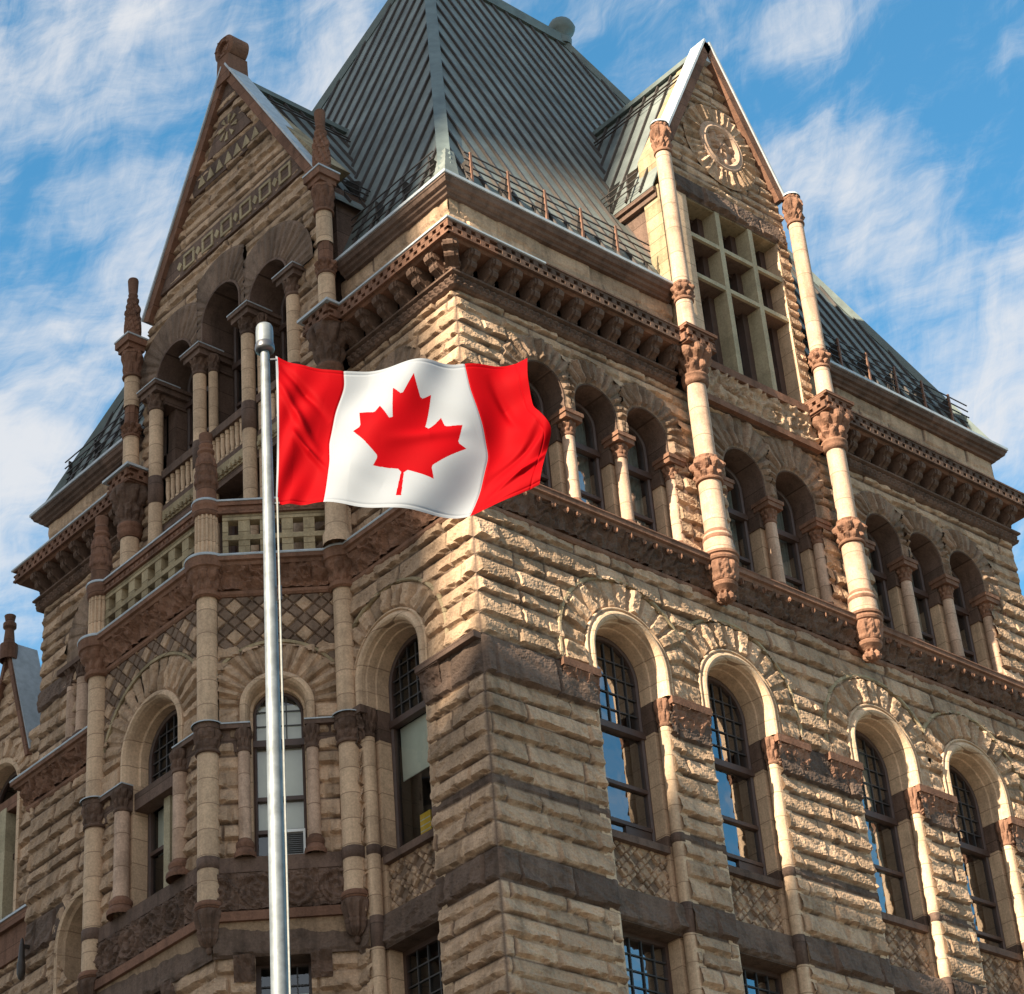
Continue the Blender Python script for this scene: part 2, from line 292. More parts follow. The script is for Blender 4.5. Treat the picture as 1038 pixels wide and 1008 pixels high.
# ------------------------------------------------------------------ masonry helpers
def courses(z0, z1, fixed, lo=.24, hi=.44, seed=1):
    rng = np.random.default_rng(seed); keys = sorted({z0, z1, *[z for z in fixed if z0 < z < z1]}); out = [z0]
    for a, b in zip(keys[:-1], keys[1:]):
        if (round(a, 2), round(b, 2)) in BANDS: out.append(b); continue
        n = max(1, round((b-a)/((lo+hi)/2))); ws = rng.uniform(lo, hi, n); ws = ws/ws.sum()*(b-a); out += list(a+np.cumsum(ws))
    return np.array(out)
BANDS = {(16.6, 17.15): 1, (18.2, 18.38): 1, (20.12, 20.87): 1}
def rocky(U, Z, cs, seed, amp=.085, jw=.010, lens=(.55, 1.45), uref=(0, 16), draft=None, kinds=True, blg_=1.):
    """relief, tone and kind of rock-faced coursed masonry at (U,Z) grids (rows share Z)"""
    D = np.zeros_like(U); T = np.zeros_like(U); K = np.zeros_like(U); z = Z[:, 0]; u = U[0]
    ci = np.clip(np.searchsorted(cs, z+1e-9)-1, 0, len(cs)-2)
    for c in np.unique(ci):
        rng = np.random.default_rng(seed*1000+int(c)); rows = np.where(ci == c)[0]; j = [uref[0]-rng.uniform(.1, .6)]
        while j[-1] < uref[1]+1: j.append(j[-1]+rng.uniform(*lens))
        j = np.array(j); k = np.clip(np.searchsorted(j, u)-1, 0, len(j)-2)
        h = cs[c+1]-cs[c]; zz = Z[rows]; uu = U[rows]
        vb = zz-cs[c]; sd = np.minimum(u-j[k], j[k+1]-u)[None, :]+0*uu; nj = len(j); cz = chip(uu, zz, seed+int(c))
        if draft is not None: sd = np.minimum(sd, np.minimum(uu-draft[0], draft[1]-uu))
        dft = np.clip(np.minimum(uu-draft[0], draft[1]-uu)/.05, 0, 1) if draft is not None else 1.
        rag = .012+.085*np.maximum(0, facet(uu*6.5, zz*2+c, seed+9)-.35)*min(1, h/.3)
        E_ = np.clip((vb-rag)/.03, 0, 1)*np.clip((cs[c+1]-zz-.006)/.05, 0, 1)**.7*(.22+.78*np.clip((sd-.008)/.03, 0, 1))*dft
        base = rng.uniform(0, .03, nj)[k]; tx = rng.uniform(-.05, .05, nj)[k]; blg = rng.uniform(.045, .085, nj)[k]
        mid = ((j[:-1]+j[1:])/2)[k]; b = rng.random(nj)[k]
        rel = base+tx*(u-mid)+blg_*blg*min(1.1, h/.32)*np.clip(1-vb/h, 0, 1)**.9+amp*(cz-.28)
        flat = kinds and h < .2
        if flat: rel = rel*.5
        D[rows] = E_*np.maximum(rel, .008); T[rows] = b
        if kinds and any(abs(cs[c]-a) < 1e-6 for a, _ in BANDS): K[rows] = 1
        K[rows] = np.maximum(K[rows], np.where((vb < .014+.3*rag) | (sd < .009), .9, 0))  # joints coloured dark, with shade painted into the undercut foot of each stone
    return D, T, K
def rockwall(mb, F, u0, u1, z0, z1, cs, seed, step=.036, keep=None, d0=0., amp=.085, draft=None, kinds=True, lens=(.55, 1.45), kindval=None, blg=1.):
    nu = max(2, int((u1-u0)/step)); nz = max(2, int((z1-z0)/step)); U, Z = np.meshgrid(np.linspace(u0, u1, nu), np.linspace(z0, z1, nz))
    D, T, K = rocky(U, Z, cs, seed, amp, lens=lens, draft=draft, kinds=kinds, blg_=blg)
    if kindval is not None: K[:] = kindval
    mk = None
    if keep is not None: mk = keep((U[:-1, :-1]+U[1:, 1:])/2, (Z[:-1, :-1]+Z[1:, 1:])/2)
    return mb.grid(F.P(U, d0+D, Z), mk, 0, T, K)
def vouss(mb, F, uc, zc, zleg, r0, r1, nv, seed, d0=0., amp=.08, kind=0., step=.034, keep=None, rough=True, a0=0., a1=PI):
    """ring of rock-faced voussoirs with straight legs, as one displaced sheet"""
    rm = (r0+r1)/2; leg = zc-zleg; arc = (a1-a0)*rm; tot = arc+2*leg; n = int(tot/step)+2; m = max(3, int((r1-r0)/step)+1)
    S = np.linspace(0, tot, n); Rr = np.linspace(r0, r1, m); SS, RR = np.meshgrid(S, Rr, indexing='ij')
    th = np.clip((SS-leg)/rm, 0, a1-a0); th = a1-th; below = np.where(SS < leg, leg-SS, np.where(SS > tot-leg, SS-(tot-leg), 0))
    U = uc+RR*np.cos(th); Z = zc+RR*np.sin(th)-below
    w = arc/nv; nl = max(1, round(leg/.38)) if leg > .1 else 0
    ed = [i*leg/nl for i in range(nl)] if nl else []
    ed = np.array(ed+[leg+i*w for i in range(nv)]+([leg+arc+i*leg/nl for i in range(nl+1)] if nl else [tot]))
    k = np.clip(np.searchsorted(ed, SS+1e-9)-1, 0, len(ed)-2); e = np.minimum(np.minimum(SS-ed[k], ed[k+1]-SS), np.minimum(RR-r0, r1-RR))
    rng = np.random.default_rng(seed); E_ = np.clip((e-.014-.02*facet(U*8, Z*8, seed+5))/.04, 0, 1)**.75; base = rng.uniform(0, .05, len(ed))[k]; tn = rng.random(len(ed))[k]
    D = E_*(np.maximum(base*1.3+.02+amp*1.25*(chip(U+seed, Z, seed)-.22), .008) if rough else .012+.3*base+.02*chip(U, Z, seed))
    mk = keep((U[:-1, :-1]+U[1:, 1:])/2, (Z[:-1, :-1]+Z[1:, 1:])/2) if keep is not None else None
    return mb.grid(F.P(U, d0+D, Z), mk, 0, tn, kind)
def carve(u, z, s=0, sc=1.0):            # scrolling foliage relief, 0..1
    a = vn(u*2.3*sc, z*2.3*sc, s)*9+6*vn(u*5*sc, z*5*sc, s+4)
    x = u*9*sc+1.6*np.cos(a); y = z*9*sc+1.6*np.sin(a)
    return np.clip(.5+.5*np.sin(x)*np.sin(y)+.45*(vn(u*21*sc, z*21*sc, s+2)-.5), 0, 1)
def scroll(u, z, h, z0, s=0):            # vine roundels
    p = h*1.0; k = np.floor(u/p); x = (u-(k+.5)*p)/p; y = (z-z0)/h-.5; r = np.hypot(x, y); a = np.arctan2(y, x)*np.where(k % 2 == 0, 1, -1)
    sp = .5+.5*np.cos(a*1.0+r*26); lf = .5+.5*np.sin(a*5+r*9)
    return np.clip(.55*sp*(r < .47)+.45*lf*(r > .36)+.55*carve(u, z, s, 1.5)+.3*(vn(u*24, z*24, s)-.5)-.1, 0, 1.1)
def carved(mb, F, u0, u1, z0, z1, dfun, amp, fn, step=.03, keep=None):
    nu = max(2, int((u1-u0)/step)); nz = max(3, int((z1-z0)/step)); U, Z = np.meshgrid(np.linspace(u0, u1, nu), np.linspace(z0, z1, nz))
    mk = keep((U[:-1, :-1]+U[1:, 1:])/2, (Z[:-1, :-1]+Z[1:, 1:])/2) if keep is not None else None
    return mb.grid(F.P(U, dfun(Z)+amp*fn(U, Z), Z), mk, 0, .5)
def sk(prof, k): return [(r*k, z) for r, z in prof]
def leafcap(r0, r1, z0, z1, n=8, s=0):
    """lathe profile and leaf displacement of a foliate capital"""
    ts = np.linspace(0, 1, 13); pr = [(r0*.98, z0-.07), (r0*1.14, z0-.06), (r0*1.18, z0-.035), (r0*1.14, z0-.01), (r0*1.02, z0)]+[(r0+(r1-r0)*t**1.6, z0+(z1-z0)*t) for t in ts]
    def fn(A, Z):
        t = np.clip((Z-z0)/(z1-z0), 0, 1); on = (Z > z0+.001)
        l1 = np.abs(np.cos(A*n/2))*np.sin(np.clip(t*1.9, 0, 1)*PI); l2 = np.abs(np.sin(A*n/2))*np.sin(np.clip((t-.42)*1.75, 0, 1)*PI)
        return on*r0*(.34*l1+.42*l2-.12+.2*(vn(A*5, Z*18, s)-.5))
    return pr, fn
def column(name, x, y, z0, z1, r, cap=.3, base=.3, mat=None, capmat=None, parent=None, abac=None, F=None, seg=18, bands=(), basemat=None):
    """column part: shaft mesh with children capital and base; cap height at top, base height at bottom"""
    mat = mat or M_WARM; capmat = capmat or M_CARVE
    zb = z0+base; zt = z1-cap; mb = MB(); cuts = [zb]+[b for ab in bands for b in ab]+[zt]
    mb.lathe((x, y), [(r*1.03, zb), (r, zb+(zt-zb)*.3), (r*.97, zt)], seg)
    sh = mb.build(name, mat, parent, True)
    for a, b in bands: MB().lathe((x, y), [(r*.9, a), (r*1.06, a+.01), (r*1.07, (a+b)/2), (r*1.06, b-.01), (r*.9, b)], seg).build('ring', M_BROWN, sh, True)
    if cap:
        pr, fn = leafcap(r*.95, r*1.36, zt+.07, z1-(.08 if abac else 0), 8, int(x*7+y*3)); c = MB().lathe((x, y), pr, seg*2, fn)
        c.build('capital', capmat, sh, False)
        if abac:
            a = MB(); q = abac; g = F; cu = (np.array([x, y])-g.o)@g.d; cdp = (np.array([x, y])-g.o)@g.n
            a.box(g, cu-q, cu+q, cdp-q, cdp+q, z1-.08, z1+.02); a.box(g, cu-q*1.12, cu+q*1.12, cdp-q*1.12, cdp+q*1.12, z1+.02, z1+.10); a.build('abacus', capmat, sh)
    if base:
        b = MB().lathe((x, y), [(r*1.75, z0), (r*1.8, z0+base*.16), (r*1.7, z0+base*.3), (r*1.45, z0+base*.36), (r*1.38, z0+base*.55), (r*1.5, z0+base*.66), (r*1.42, z0+base*.82), (r*1.1, z0+base*.88), (r*1.02, zb)], seg)
        b.build('base', basemat or capmat, sh, True)
    return sh
def arch_outline(uc, hw, z0, zc, n=20):
    if zc is None: return None
    return [(uc-hw, z0), (uc+hw, z0)]+[(uc+hw*math.cos(t), zc+hw*math.sin(t)) for t in np.linspace(0, PI, n)]
def window(F, uc, hw, z0, zc, d, parent, ztop=None, transom=None, rails=(), nbars=(4, 4), barz=None, fw=.08, blind=None, curtain=False, panel=None, mull=False, room=1.2, matf=None):
    """a sash window: frame part with pane, bars, rails, blind and the room behind as children"""
    matf = matf or M_FRAME; mb = MB()
    if zc is not None: mb.arch(F, uc, zc, z0, [(hw+.02, d-.1), (hw+.02, d), (hw-fw*.5, d+.02), (hw-fw, d), (hw-fw, d-.08)], 28); top = zc+hw
    else:
        top = ztop
        for a, b in ((uc-hw, uc-hw+fw), (uc+hw-fw, uc+hw)): mb.box(F, a, b, d-.08, d, z0, ztop)
        mb.box(F, uc-hw+fw, uc+hw-fw, d-.08, d-.003, ztop-fw, ztop)
    mb.box(F, uc-hw+fw*.99, uc+hw-fw*.99, d-.08, d-.004, z0, z0+fw*1.1)
    W = mb.build('window', matf, parent)
    iw = hw-fw*.8; ol = arch_outline(uc, iw, z0+fw, zc) or [(uc-iw, z0+fw), (uc+iw, z0+fw), (uc+iw, top-fw), (uc-iw, top-fw)]
    if F.d[0]*F.n[1]-F.d[1]*F.n[0] > 0: ol = ol[::-1]     # keep the glass facing out
    MB().add([F.P(u, d-.05, z) for u, z in ol], [tuple(range(len(ol)))]).build('pane', M_GLASS if F in (FR, FRU) else M_GLASS2, W)
    if transom: MB().box(F, uc-hw, uc+hw, d-.09, d+.05, transom-.06, transom+.06).build('transom', matf, W)
    for r in rails: MB().box(F, uc-iw, uc+iw, d-.08, d+.012, r-.035, r+.035).build('sash_rail', matf, W)
    if barz:
        g = MB(); a, b = barz; nvb, nhb = nbars; wb = .011
        for i in range(1, nvb):
            u = uc-iw+2*iw*i/nvb; zt = b if zc is None else min(b, zc+math.sqrt(max(0, iw*iw-(u-uc)**2)))
            g.box(F, u-wb, u+wb, d-.045, d-.02, a, zt)
        for i in range(1, nhb):
            z = a+(b-a)*i/nhb; x = iw if zc is None or z < zc else math.sqrt(max(0, iw*iw-(z-zc)**2))
            g.box(F, uc-x, uc+x, d-.042, d-.023, z-wb, z+wb)
        g.build('glazing_bars', M_BAR, W)
    if mull: MB().box(F, uc-.09, uc+.09, d-.1, d+.12, z0, transom).build('mullion', M_MULL, W)
    if panel: MB().box(F, uc-iw*(panel[0]), uc+iw*.97, d-.06, d-.01, panel[1], panel[2]).build('wood_panel', matf, W)
    if blind: MB().box(F, uc-iw*.96, uc+iw*.96, d-.16, d-.14, blind[0], blind[1]).build('blind', M_BLIND, W)
    if curtain:
        c = MB(); U = np.linspace(uc-iw, uc-iw+iw*2*curtain, 40); Z = np.array([z0, top-hw*.3]); UU, ZZ = np.meshgrid(U, Z)
        c.grid(F.P(UU, d-.22+.03*np.sin(UU*70), ZZ)); c.build('curtain', M_CURT, W, True)
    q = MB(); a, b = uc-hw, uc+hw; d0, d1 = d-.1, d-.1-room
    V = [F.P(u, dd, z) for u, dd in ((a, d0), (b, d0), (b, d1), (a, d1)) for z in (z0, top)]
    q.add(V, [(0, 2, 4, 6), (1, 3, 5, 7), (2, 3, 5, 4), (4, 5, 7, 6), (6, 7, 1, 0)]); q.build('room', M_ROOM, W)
    return W

# ================================================================== THE STONE BUILDING
B = thing('stone_building', 'rock-faced sandstone city hall corner with steep metal roof, gables and arched windows', 'building')
LWIN = [3.28, 5.93, 9.75, 12.40]; ZI = 20.87; ZC = 21.32; RW = 15.62
CS = courses(13.6, 23.4, [16.6, 17.15, 18.2, 18.38, 20.12, 20.87], .26, .42, 5)
CSU = courses(23.9, 28.0, [], .24, .4, 9)
def keep_low(u, z):
    k = np.ones(u.shape, bool)
    for c in LWIN:
        x = np.abs(u-c); k &= ~((x < .86) & (z <= ZI)); k &= ~((x < 1.5) & (z > ZI-.02) & (z <= ZC)); k &= ~((np.hypot(u-c, z-ZC) < 1.52) & (z > ZC))
    return k
rockwall(MB(), FR, 0, RW, 13.6, 23.4, CS, 11, keep=keep_low, draft=(0, RW)).build('lower_wall', M_ROCK, B)
def keep_ll(u, z):
    x = np.abs(u-2.25); k = ~((x < .86) & (z <= ZI)); k &= ~((x < 1.45) & (z > ZI-.02) & (z <= ZC)); k &= ~((np.hypot(u-2.25, z-ZC) < 1.46) & (z > ZC))
    y = np.abs(u-11.6); k &= ~((y < .85) & (z <= 19.0)); k &= ~((np.hypot(u-11.6, z-19.9) < .85) & (z > 18.9))
    return k & ((u < 3.4) | (u > 9.8))
rockwall(MB(), FL, 0, 3.45, 13.6, 23.4, CS, 21, keep=keep_ll, draft=(0, 20)).build('lower_wall', M_ROCK, B); rockwall(MB(), FL, 9.8, 13.72, 13.6, 23.4, CS, 23, keep=keep_ll, draft=(-5, 13.72)).build('lower_wall', M_ROCK, B)
# plain core below and behind (closed body, keeps light out)
mb = MB(); mb.box(FR, .03, RW-.03, -.02, -.9, 0, 13.62); mb.box(FL, .03, 13.7, -.02, -.9, 0, 13.62)
mb.build('basement_wall', M_BROWN, B)
mb = MB(); mb.box(FR, 2.2, RW-.3, -2.2, -12.9, 0, 30.3); mb.build('core', M_ROOM, B)
MB().add([(RW-.1, .12, 0), (RW-.1, 13.6, 0), (RW-.1, 13.6, 30), (RW-.1, .12, 30)], [(0, 1, 2, 3)]).build('end_wall', M_ASH, B); MB().add([(.12, 13.6, 0), (RW-.1, 13.6, 0), (RW-.1, 13.6, 30), (.12, 13.6, 30)], [(0, 1, 2, 3)]).build('rear_wall', M_ASH, B)

def lower_bay(F, uc, clip=None, seed=0, ro=1.5, hood=True):
    kp = (lambda u, z: (u > clip[0]) & (u < clip[1])) if clip else None
    vouss(MB(), F, uc, ZC, ZI, .96, ro+.04, 13, seed, .0, .085, keep=kp).build('arch_stones', M_ROCK, B)
    if hood: MB().arch(F, uc, ZC, ZI, [(ro+.03, -.02), (ro+.03, .05), (ro+.05, .075), (ro+.09, .07), (ro+.11, .04), (ro+.11, -.02)], 48, kp).build('hood_mould', M_ASH, B)
    MB().arch(F, uc, ZC, ZI, [(.99, -.02), (.99, .07), (.975, .085), (.955, .085), (.945, .05), (.925, .06), (.89, .1), (.85, .115), (.81, .1), (.775, .05), (.765, -.03), (.745, -.05), (.745, -.22), (.725, -.24), (.725, -.6)], 48).build('arch_mould', M_SMOOTH, B, False)
def jambs(F, uc, zb, side=(-1, 1), hw=.725, zt=ZI-.02):
    for s in side:
        mb = MB(); mb.box(F, *sorted((uc+s*hw, uc+s*1.0)), -.6, -.24, zb, zt); mb.box(F, *sorted((uc+s*.86, uc+s*1.02)), -.25, .012, zb, zt)
        j = mb.build('jamb', M_SMOOTH, B)
        for a, b in ((18.2, 18.38), (16.6, 17.15), (20.3, 20.86)): MB().box(F, *sorted((uc+s*(hw-.006), uc+s*1.0)), -.6, -.234, a, b).build('jamb_band', M_BROWN, j)
        c = F.P(uc+s*.845, -.1, 0)
        mat = M_SMOOTH
        sh = column('colonnette', c[0], c[1], zb, ZI-.02, .115, .52, 0, mat, M_CARVER if F is FR else M_CARVE, B, None, F, 16, ((18.2, 18.38), (16.6, 17.15)))
def impost(F, u0, u1, mat, seed=0, d=.11):
    mb = MB(); mb.box(F, u0, u1, -.2, d+.03, 20.74, 20.88); mb.build('impost_slab', mat, B)
    carved(MB(), F, u0+.02, u1-.02, 20.3, 20.74, lambda z: .015+.075*(z-20.3)/.44, .055, lambda u, z: carve(u, z, seed, 1.6)).build('impost_carving', M_CARVER if mat is M_RED else M_CARVE, B)
def spandrel(F, uc, hw=.735, seed=0, lint=True):
    mb = MB(); d = -.36; p = .40; nu = int(2*hw/.016); U, Z = np.meshgrid(np.linspace(uc-hw, uc+hw, nu), np.linspace(17.12, 18.08, 60)); x = U-uc; z = Z-17.62
    fa = ((x+z)/p+.5) % 1; fb = ((x-z)/p+.5) % 1; ba = np.abs(fa-.5) < .2; bb = np.abs(fb-.5) < .2; over = (np.floor((x+z)/p+.5)+np.floor((x-z)/p+.5)) % 2 == 0
    bar = ba | bb; ea = np.minimum(np.abs(np.abs(fa-.5)-.2), np.abs(np.abs(fb-.5)-.2))*p; seg_ = np.where(ba & (over | ~bb), np.floor((x-z)/p*2), np.floor((x+z)/p*2)+.5)
    ka = np.floor((x+z)/p); kb = np.floor((x-z)/p); cxx = (ka+kb+1)*p/2; czz = (ka-kb)*p/2; rr = np.hypot(x-cxx, z-czz); med_ = ((ka+kb) % 2 == 0) & (rr < .125)
    D = np.where(bar, np.clip(ea/.02, 0, 1)*(.05+.025*chip(U, Z, seed)), .0)+np.where(med_, .05*np.clip((.125-rr)/.03, 0, 1), 0)
    K = np.where(bar, (h2(seg_.astype(np.int64), (ka+7*kb).astype(np.int64)*0+np.where(ba, ka, kb).astype(np.int64), seed) < .5)*.55, np.where(med_, .1, .75)); mb.grid(F.P(U, d+D, Z), None, 0, h2(ka.astype(np.int64), kb.astype(np.int64), 3), K)
    mb.build('spandrel_panel', M_ROCK, B)
    MB().box(F, uc-hw, uc+hw, -.6, -.2, 18.04, 18.17).build('window_sill', M_BROWN, B)
    if lint:
        mb = MB(); rockwall(mb, F, uc-hw-.02, uc+hw+.02, 16.6, 17.15, np.array([16.6, 17.15]), seed+3, d0=-.16, kindval=1, lens=(3, 4)); mb.box(F, uc-hw-.02, uc+hw+.02, -.6, -.172, 16.58, 17.16, 0, .3, 1.); mb.build('lintel', M_ROCK, B)
mids = {0: (-9, (LWIN[0]+LWIN[1])/2), 1: ((LWIN[0]+LWIN[1])/2, 99), 2: (-9, (LWIN[2]+LWIN[3])/2), 3: ((LWIN[2]+LWIN[3])/2, 99)}
for i, c in enumerate(LWIN):
    lower_bay(FR, c, mids[i], 31+i); jambs(FR, c, 13.6); spandrel(FR, c, seed=40+i)
    window(FR, c, .735, 18.15, ZC, -.5, B, transom=20.3, rails=(19.25,)+((18.55,) if i in (0, 1, 3) else ()), nbars=(6, 5), barz=(20.36, ZC+.6), curtain=(.0, .0, .8, .55)[i] or False, panel=((-.1, 18.2, 18.52) if i < 2 else None))
    window(FR, c, .735, 13.7, None, -.5, B, ztop=16.58, nbars=(5, 10), barz=(13.8, 16.5), curtain=.5)
for u0, u1 in ((1.66, 2.5), (4.14, 5.1), (6.74, 7.6), (8.1, 8.98), (10.54, 11.62), (13.2, 14.1)): impost(FR, u0, u1, M_RED, int(u0*9))
# left face, window next to the corner
lower_bay(FL, 2.25, (.6, 3.33), 61, 1.42); jambs(FL, 2.25, 13.6); spandrel(FL, 2.25, seed=66)
lw = window(FL, 2.25, .735, 18.15, ZC, -.5, B, transom=20.62, nbars=(6, 5), barz=(20.7, ZC+.6), blind=(19.6, 20.58))
window(FL, 2.25, .735, 13.7, None, -.5, B, ztop=16.58, nbars=(5, 10), barz=(13.8, 16.5))
impost(FL, .95, 1.5, M_BROWN, 5); impost(FL, 2.98, 3.3, M_BROWN, 6)
mb = MB(); mb.box(FL, 0, 1.5, -.05, .16, 20.76, 20.84); mb.box(FL, 0, 1.52, -.05, .165, 20.84, 20.87); mb.build('impost_slab', M_BROWN, B)
# far end of the left face: low arched opening
vouss(MB(), FL, 11.6, 19.9, 18.85, .8, 1.25, 11, 71, .0, .07, keep=lambda u, z: u > 10.1).build('arch_stones', M_ROCK, B)
MB().arch(FL, 11.6, 19.9, 18.85, [(.95, -.02), (.95, .08), (.9, .11), (.83, .09), (.8, 0), (.77, -.05), (.77, -.6)], 40).build('arch_mould', M_SMOOTH, B)
impost_far = MB().box(FL, 12.3, 13.74, -.05, .13, 18.74, 18.86); impost_far.build('impost_slab', M_BROWN, B)
carved(MB(), FL, 12.3, 13.72, 18.2, 18.74, lambda z: .03+.08*(z-18.2), .06, lambda u, z: carve(u, z, 8)).build('impost_carving', M_CARVE, B)
c = FL.P(12.42, -.08, 0); column('colonnette', c[0], c[1], 13.6, 18.76, .13, .4, 0, M_SMOOTH, M_CARVE, B)
window(FL, 11.6, .77, 14.5, 19.9, -.5, B, transom=18.9, nbars=(5, 5), barz=(19, 20.6))

# ------------------------------------------------------------------ sill course with carved leaf band
PATH = [(RW, 6), (RW, 0), (0, 0), (0, 3.4), (-1.8, 4.9), (-1.8, 8.35), (0, 9.85), (0, 13.72), (5, 13.72)]
MB().sweep(PATH, [(-.12, 23.28), (.05, 23.30), (.08, 23.34), (.08, 23.40), (-.01, 23.43), (.12, 23.80), (.25, 23.82), (.27, 23.88), (.32, 23.90), (.32, 23.985)]).build('sill_course', M_CARVER, B)
for pth, m in ((PATH[:3], M_RED), (PATH[2:], M_LEAD)): MB().sweep(pth, [(.325, 23.98), (.335, 24.0), (.32, 24.03), (.2, 24.05), (-.45, 24.1)]).build('sill_flashing', m, B)
lb = lambda z: .035+.15*(z-23.43)/.37
leaf = lambda u, z: carve(u, z, 3, 1.15)
for F, a, b, m in ((FR, -.1, RW+.1, M_CARVE), (FL, -.1, 3.3, M_CARVER), (FC, -.02, CL+.02, M_CARVER), (FF, -.08, 3.53, M_CARVER), (FL, 9.85, 13.8, M_CARVER)):
    carved(MB(), F, a, b, 23.42, 23.81, lb, .11, leaf, .026).build('leaf_band', m, B)
rng = np.random.default_rng(4)
for u in np.arange(.35, 15.5, .31):
    c = FR.P(u+rng.uniform(-.06, .06), .26, 0); 
    q_ = rng.uniform(.35, .85); MB().lathe((c[0], c[1]), [(0, 23.70), (.045*q_, 23.72), (.065*q_, 23.75), (.05*q_, 23.79), (.03*q_, 23.81), (0, 23.82)], 9, lambda A, Z, u=u: .022*np.cos(A*3+u*9)).build('leaf_crocket', M_CARVER, B)

# ------------------------------------------------------------------ upper storey, right face
G1 = [2.0, 3.28, 4.57]; G2 = [7.13, 8.55]; G3 = [11.11, 12.40, 13.68]; ZA = 26.17; ZU = 26.58
UP = [(c, .5, 26.58, 1.02) for c in G1]+[(c, .53, 26.62, 1.3) for c in G2]+[(c, .5, 26.58, 1.02) for c in G3]
def keep_up(u, z):
    k = np.ones(u.shape, bool)
    for a, b in ((1.42, 5.16), (6.5, 9.18), (10.52, 14.26)): k &= ~((u > a) & (u < b) & (z < ZA))
    for c, r, zc, ro in UP:
        own = (u > 6.05)*(u < 9.36) if c in G2 else True
        k &= ~(own & (np.abs(u-c) < ro-.06) & (z >= ZA-.05) & (z <= zc)); k &= ~(own & (np.hypot(u-c, z-zc) < ro-.06) & (z > zc))
    return k
rockwall(MB(), FRU, .1, RW-.05, 23.9, 28.0, CSU, 51, keep=keep_up, draft=(.1, RW-.05), amp=.075).build('upper_wall', M_ROCK, B)
def keep_upl(u, z):
    k = ~((np.abs(u-1.9) < .52) & (z < 26.6)); k &= ~((np.hypot(u-1.9, z-26.58) < .97) & (z > ZA))
    k &= ~((np.abs(u-11.35) < .62) & (z < 26.4)); k &= ~((np.hypot(u-11.35, z-26.4) < 1.25) & (z > 26.0))
    return k
mb = MB(); rockwall(mb, FLU, .1, 3.4, 23.9, 28.0, CSU, 57, keep=keep_upl, draft=(.1, 20), amp=.06); mb.build('upper_wall', M_ROCK, B); mb = MB(); rockwall(mb, FLU, 9.6, 13.66, 23.9, 28.0, CSU, 58, keep=keep_upl, draft=(-9, 13.66), amp=.07)
mb.build('upper_wall', M_ROCK, B)
def upper_arch(F, c, r, zc, ro, zleg, clip, seed, depth=.62, rough=True, zmax=27.92):
    kp = lambda u, z: (u > clip[0]) & (u < clip[1]) & (z < zmax)
    vouss(MB(), F, c, zc, zleg, r+.02, ro, 13, seed, .04, .07, .62, keep=kp, step=.03, rough=rough).build('arch_stones', M_ROCK, B)
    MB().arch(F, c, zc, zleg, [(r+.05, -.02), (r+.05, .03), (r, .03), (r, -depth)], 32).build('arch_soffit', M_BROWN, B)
def groups(cs): 
    n = len(cs); return [((-9 if i == 0 else (cs[i-1]+cs[i])/2), (99 if i == n-1 else (cs[i]+cs[i+1])/2)) for i in range(n)]
for g, zc, r, ro in ((G1, 26.58, .5, 1.02), (G2, 26.62, .53, 1.3), (G3, 26.58, .5, 1.02)):
    for c, cl in zip(g, groups(g)):
        if g is G2: cl = (max(cl[0], 6.03), min(cl[1], 9.38))
        upper_arch(FRU, c, r, zc, ro, ZA+.06, cl, int(c*10))
        window(FRU, c, .46, 24.15, zc, -.46, B, transom=26.0, rails=(25.02,), fw=.075, curtain=1.0)
    # column between windows with a pier behind; jamb columns at the ends
    xs = [(a+b)/2 for a, b in zip(g[:-1], g[1:])]
    for i, x in enumerate([g[0]-.64]+xs+[g[-1]+.64]):
        end = i in (0, len(xs)+1)
        p = MB(); p.box(FRU, x-.155, x+.155, -.55, -.24, 24.05, 25.72); 
        pier = p.build('window_pier', M_SMOOTH, B); q = MB(); q.box(FRU, x-.18, x+.18, -.54, -.2, 25.72, ZA+.07); q.build('pier_capital', M_BROWN, pier)
        c = FRU.P(x, -.1, 0); column('arcade_column', c[0], c[1], 24.02, ZA-.02, .118, .38, .42, M_WARM, M_CARVER, B, .2, FRU)
        MB().box(FRU, x-.15, x+.15, -.66, .0, ZA-.05, ZA+.2).build('springer', M_BROWN, B)
    for sgn, x in ((1, g[-1]+.64), (-1, g[0]-.64)):
        if (g is G1 and sgn > 0) or (g is G2) or (g is G3 and sgn < 0) or (g is G3 and sgn > 0):
            for k in (1, 2):
                if g is G2 and k == 2: continue
                c = FRU.P(x+sgn*.235*k, -.06+.01*k, 0); column('arcade_colonnette', c[0], c[1], 24.02, ZA-.02, .075, .34, .3, M_WARM, M_CARVER, B)
            MB().box(FRU, *sorted((x+sgn*.1, x+sgn*.66)), -.3, .05, ZA-.04, ZA+.07).build('impost_slab', M_RED, B)
            MB().box(FRU, *sorted((x+sgn*.12, x+sgn*.62)), -.5, -.14, 24.0, ZA-.04).build('jamb', M_SMOOTH, B)
MB().box(FRU, 1.2, 1.44, -.72, -.02, 24.0, ZA).build('jamb', M_SMOOTH, B)
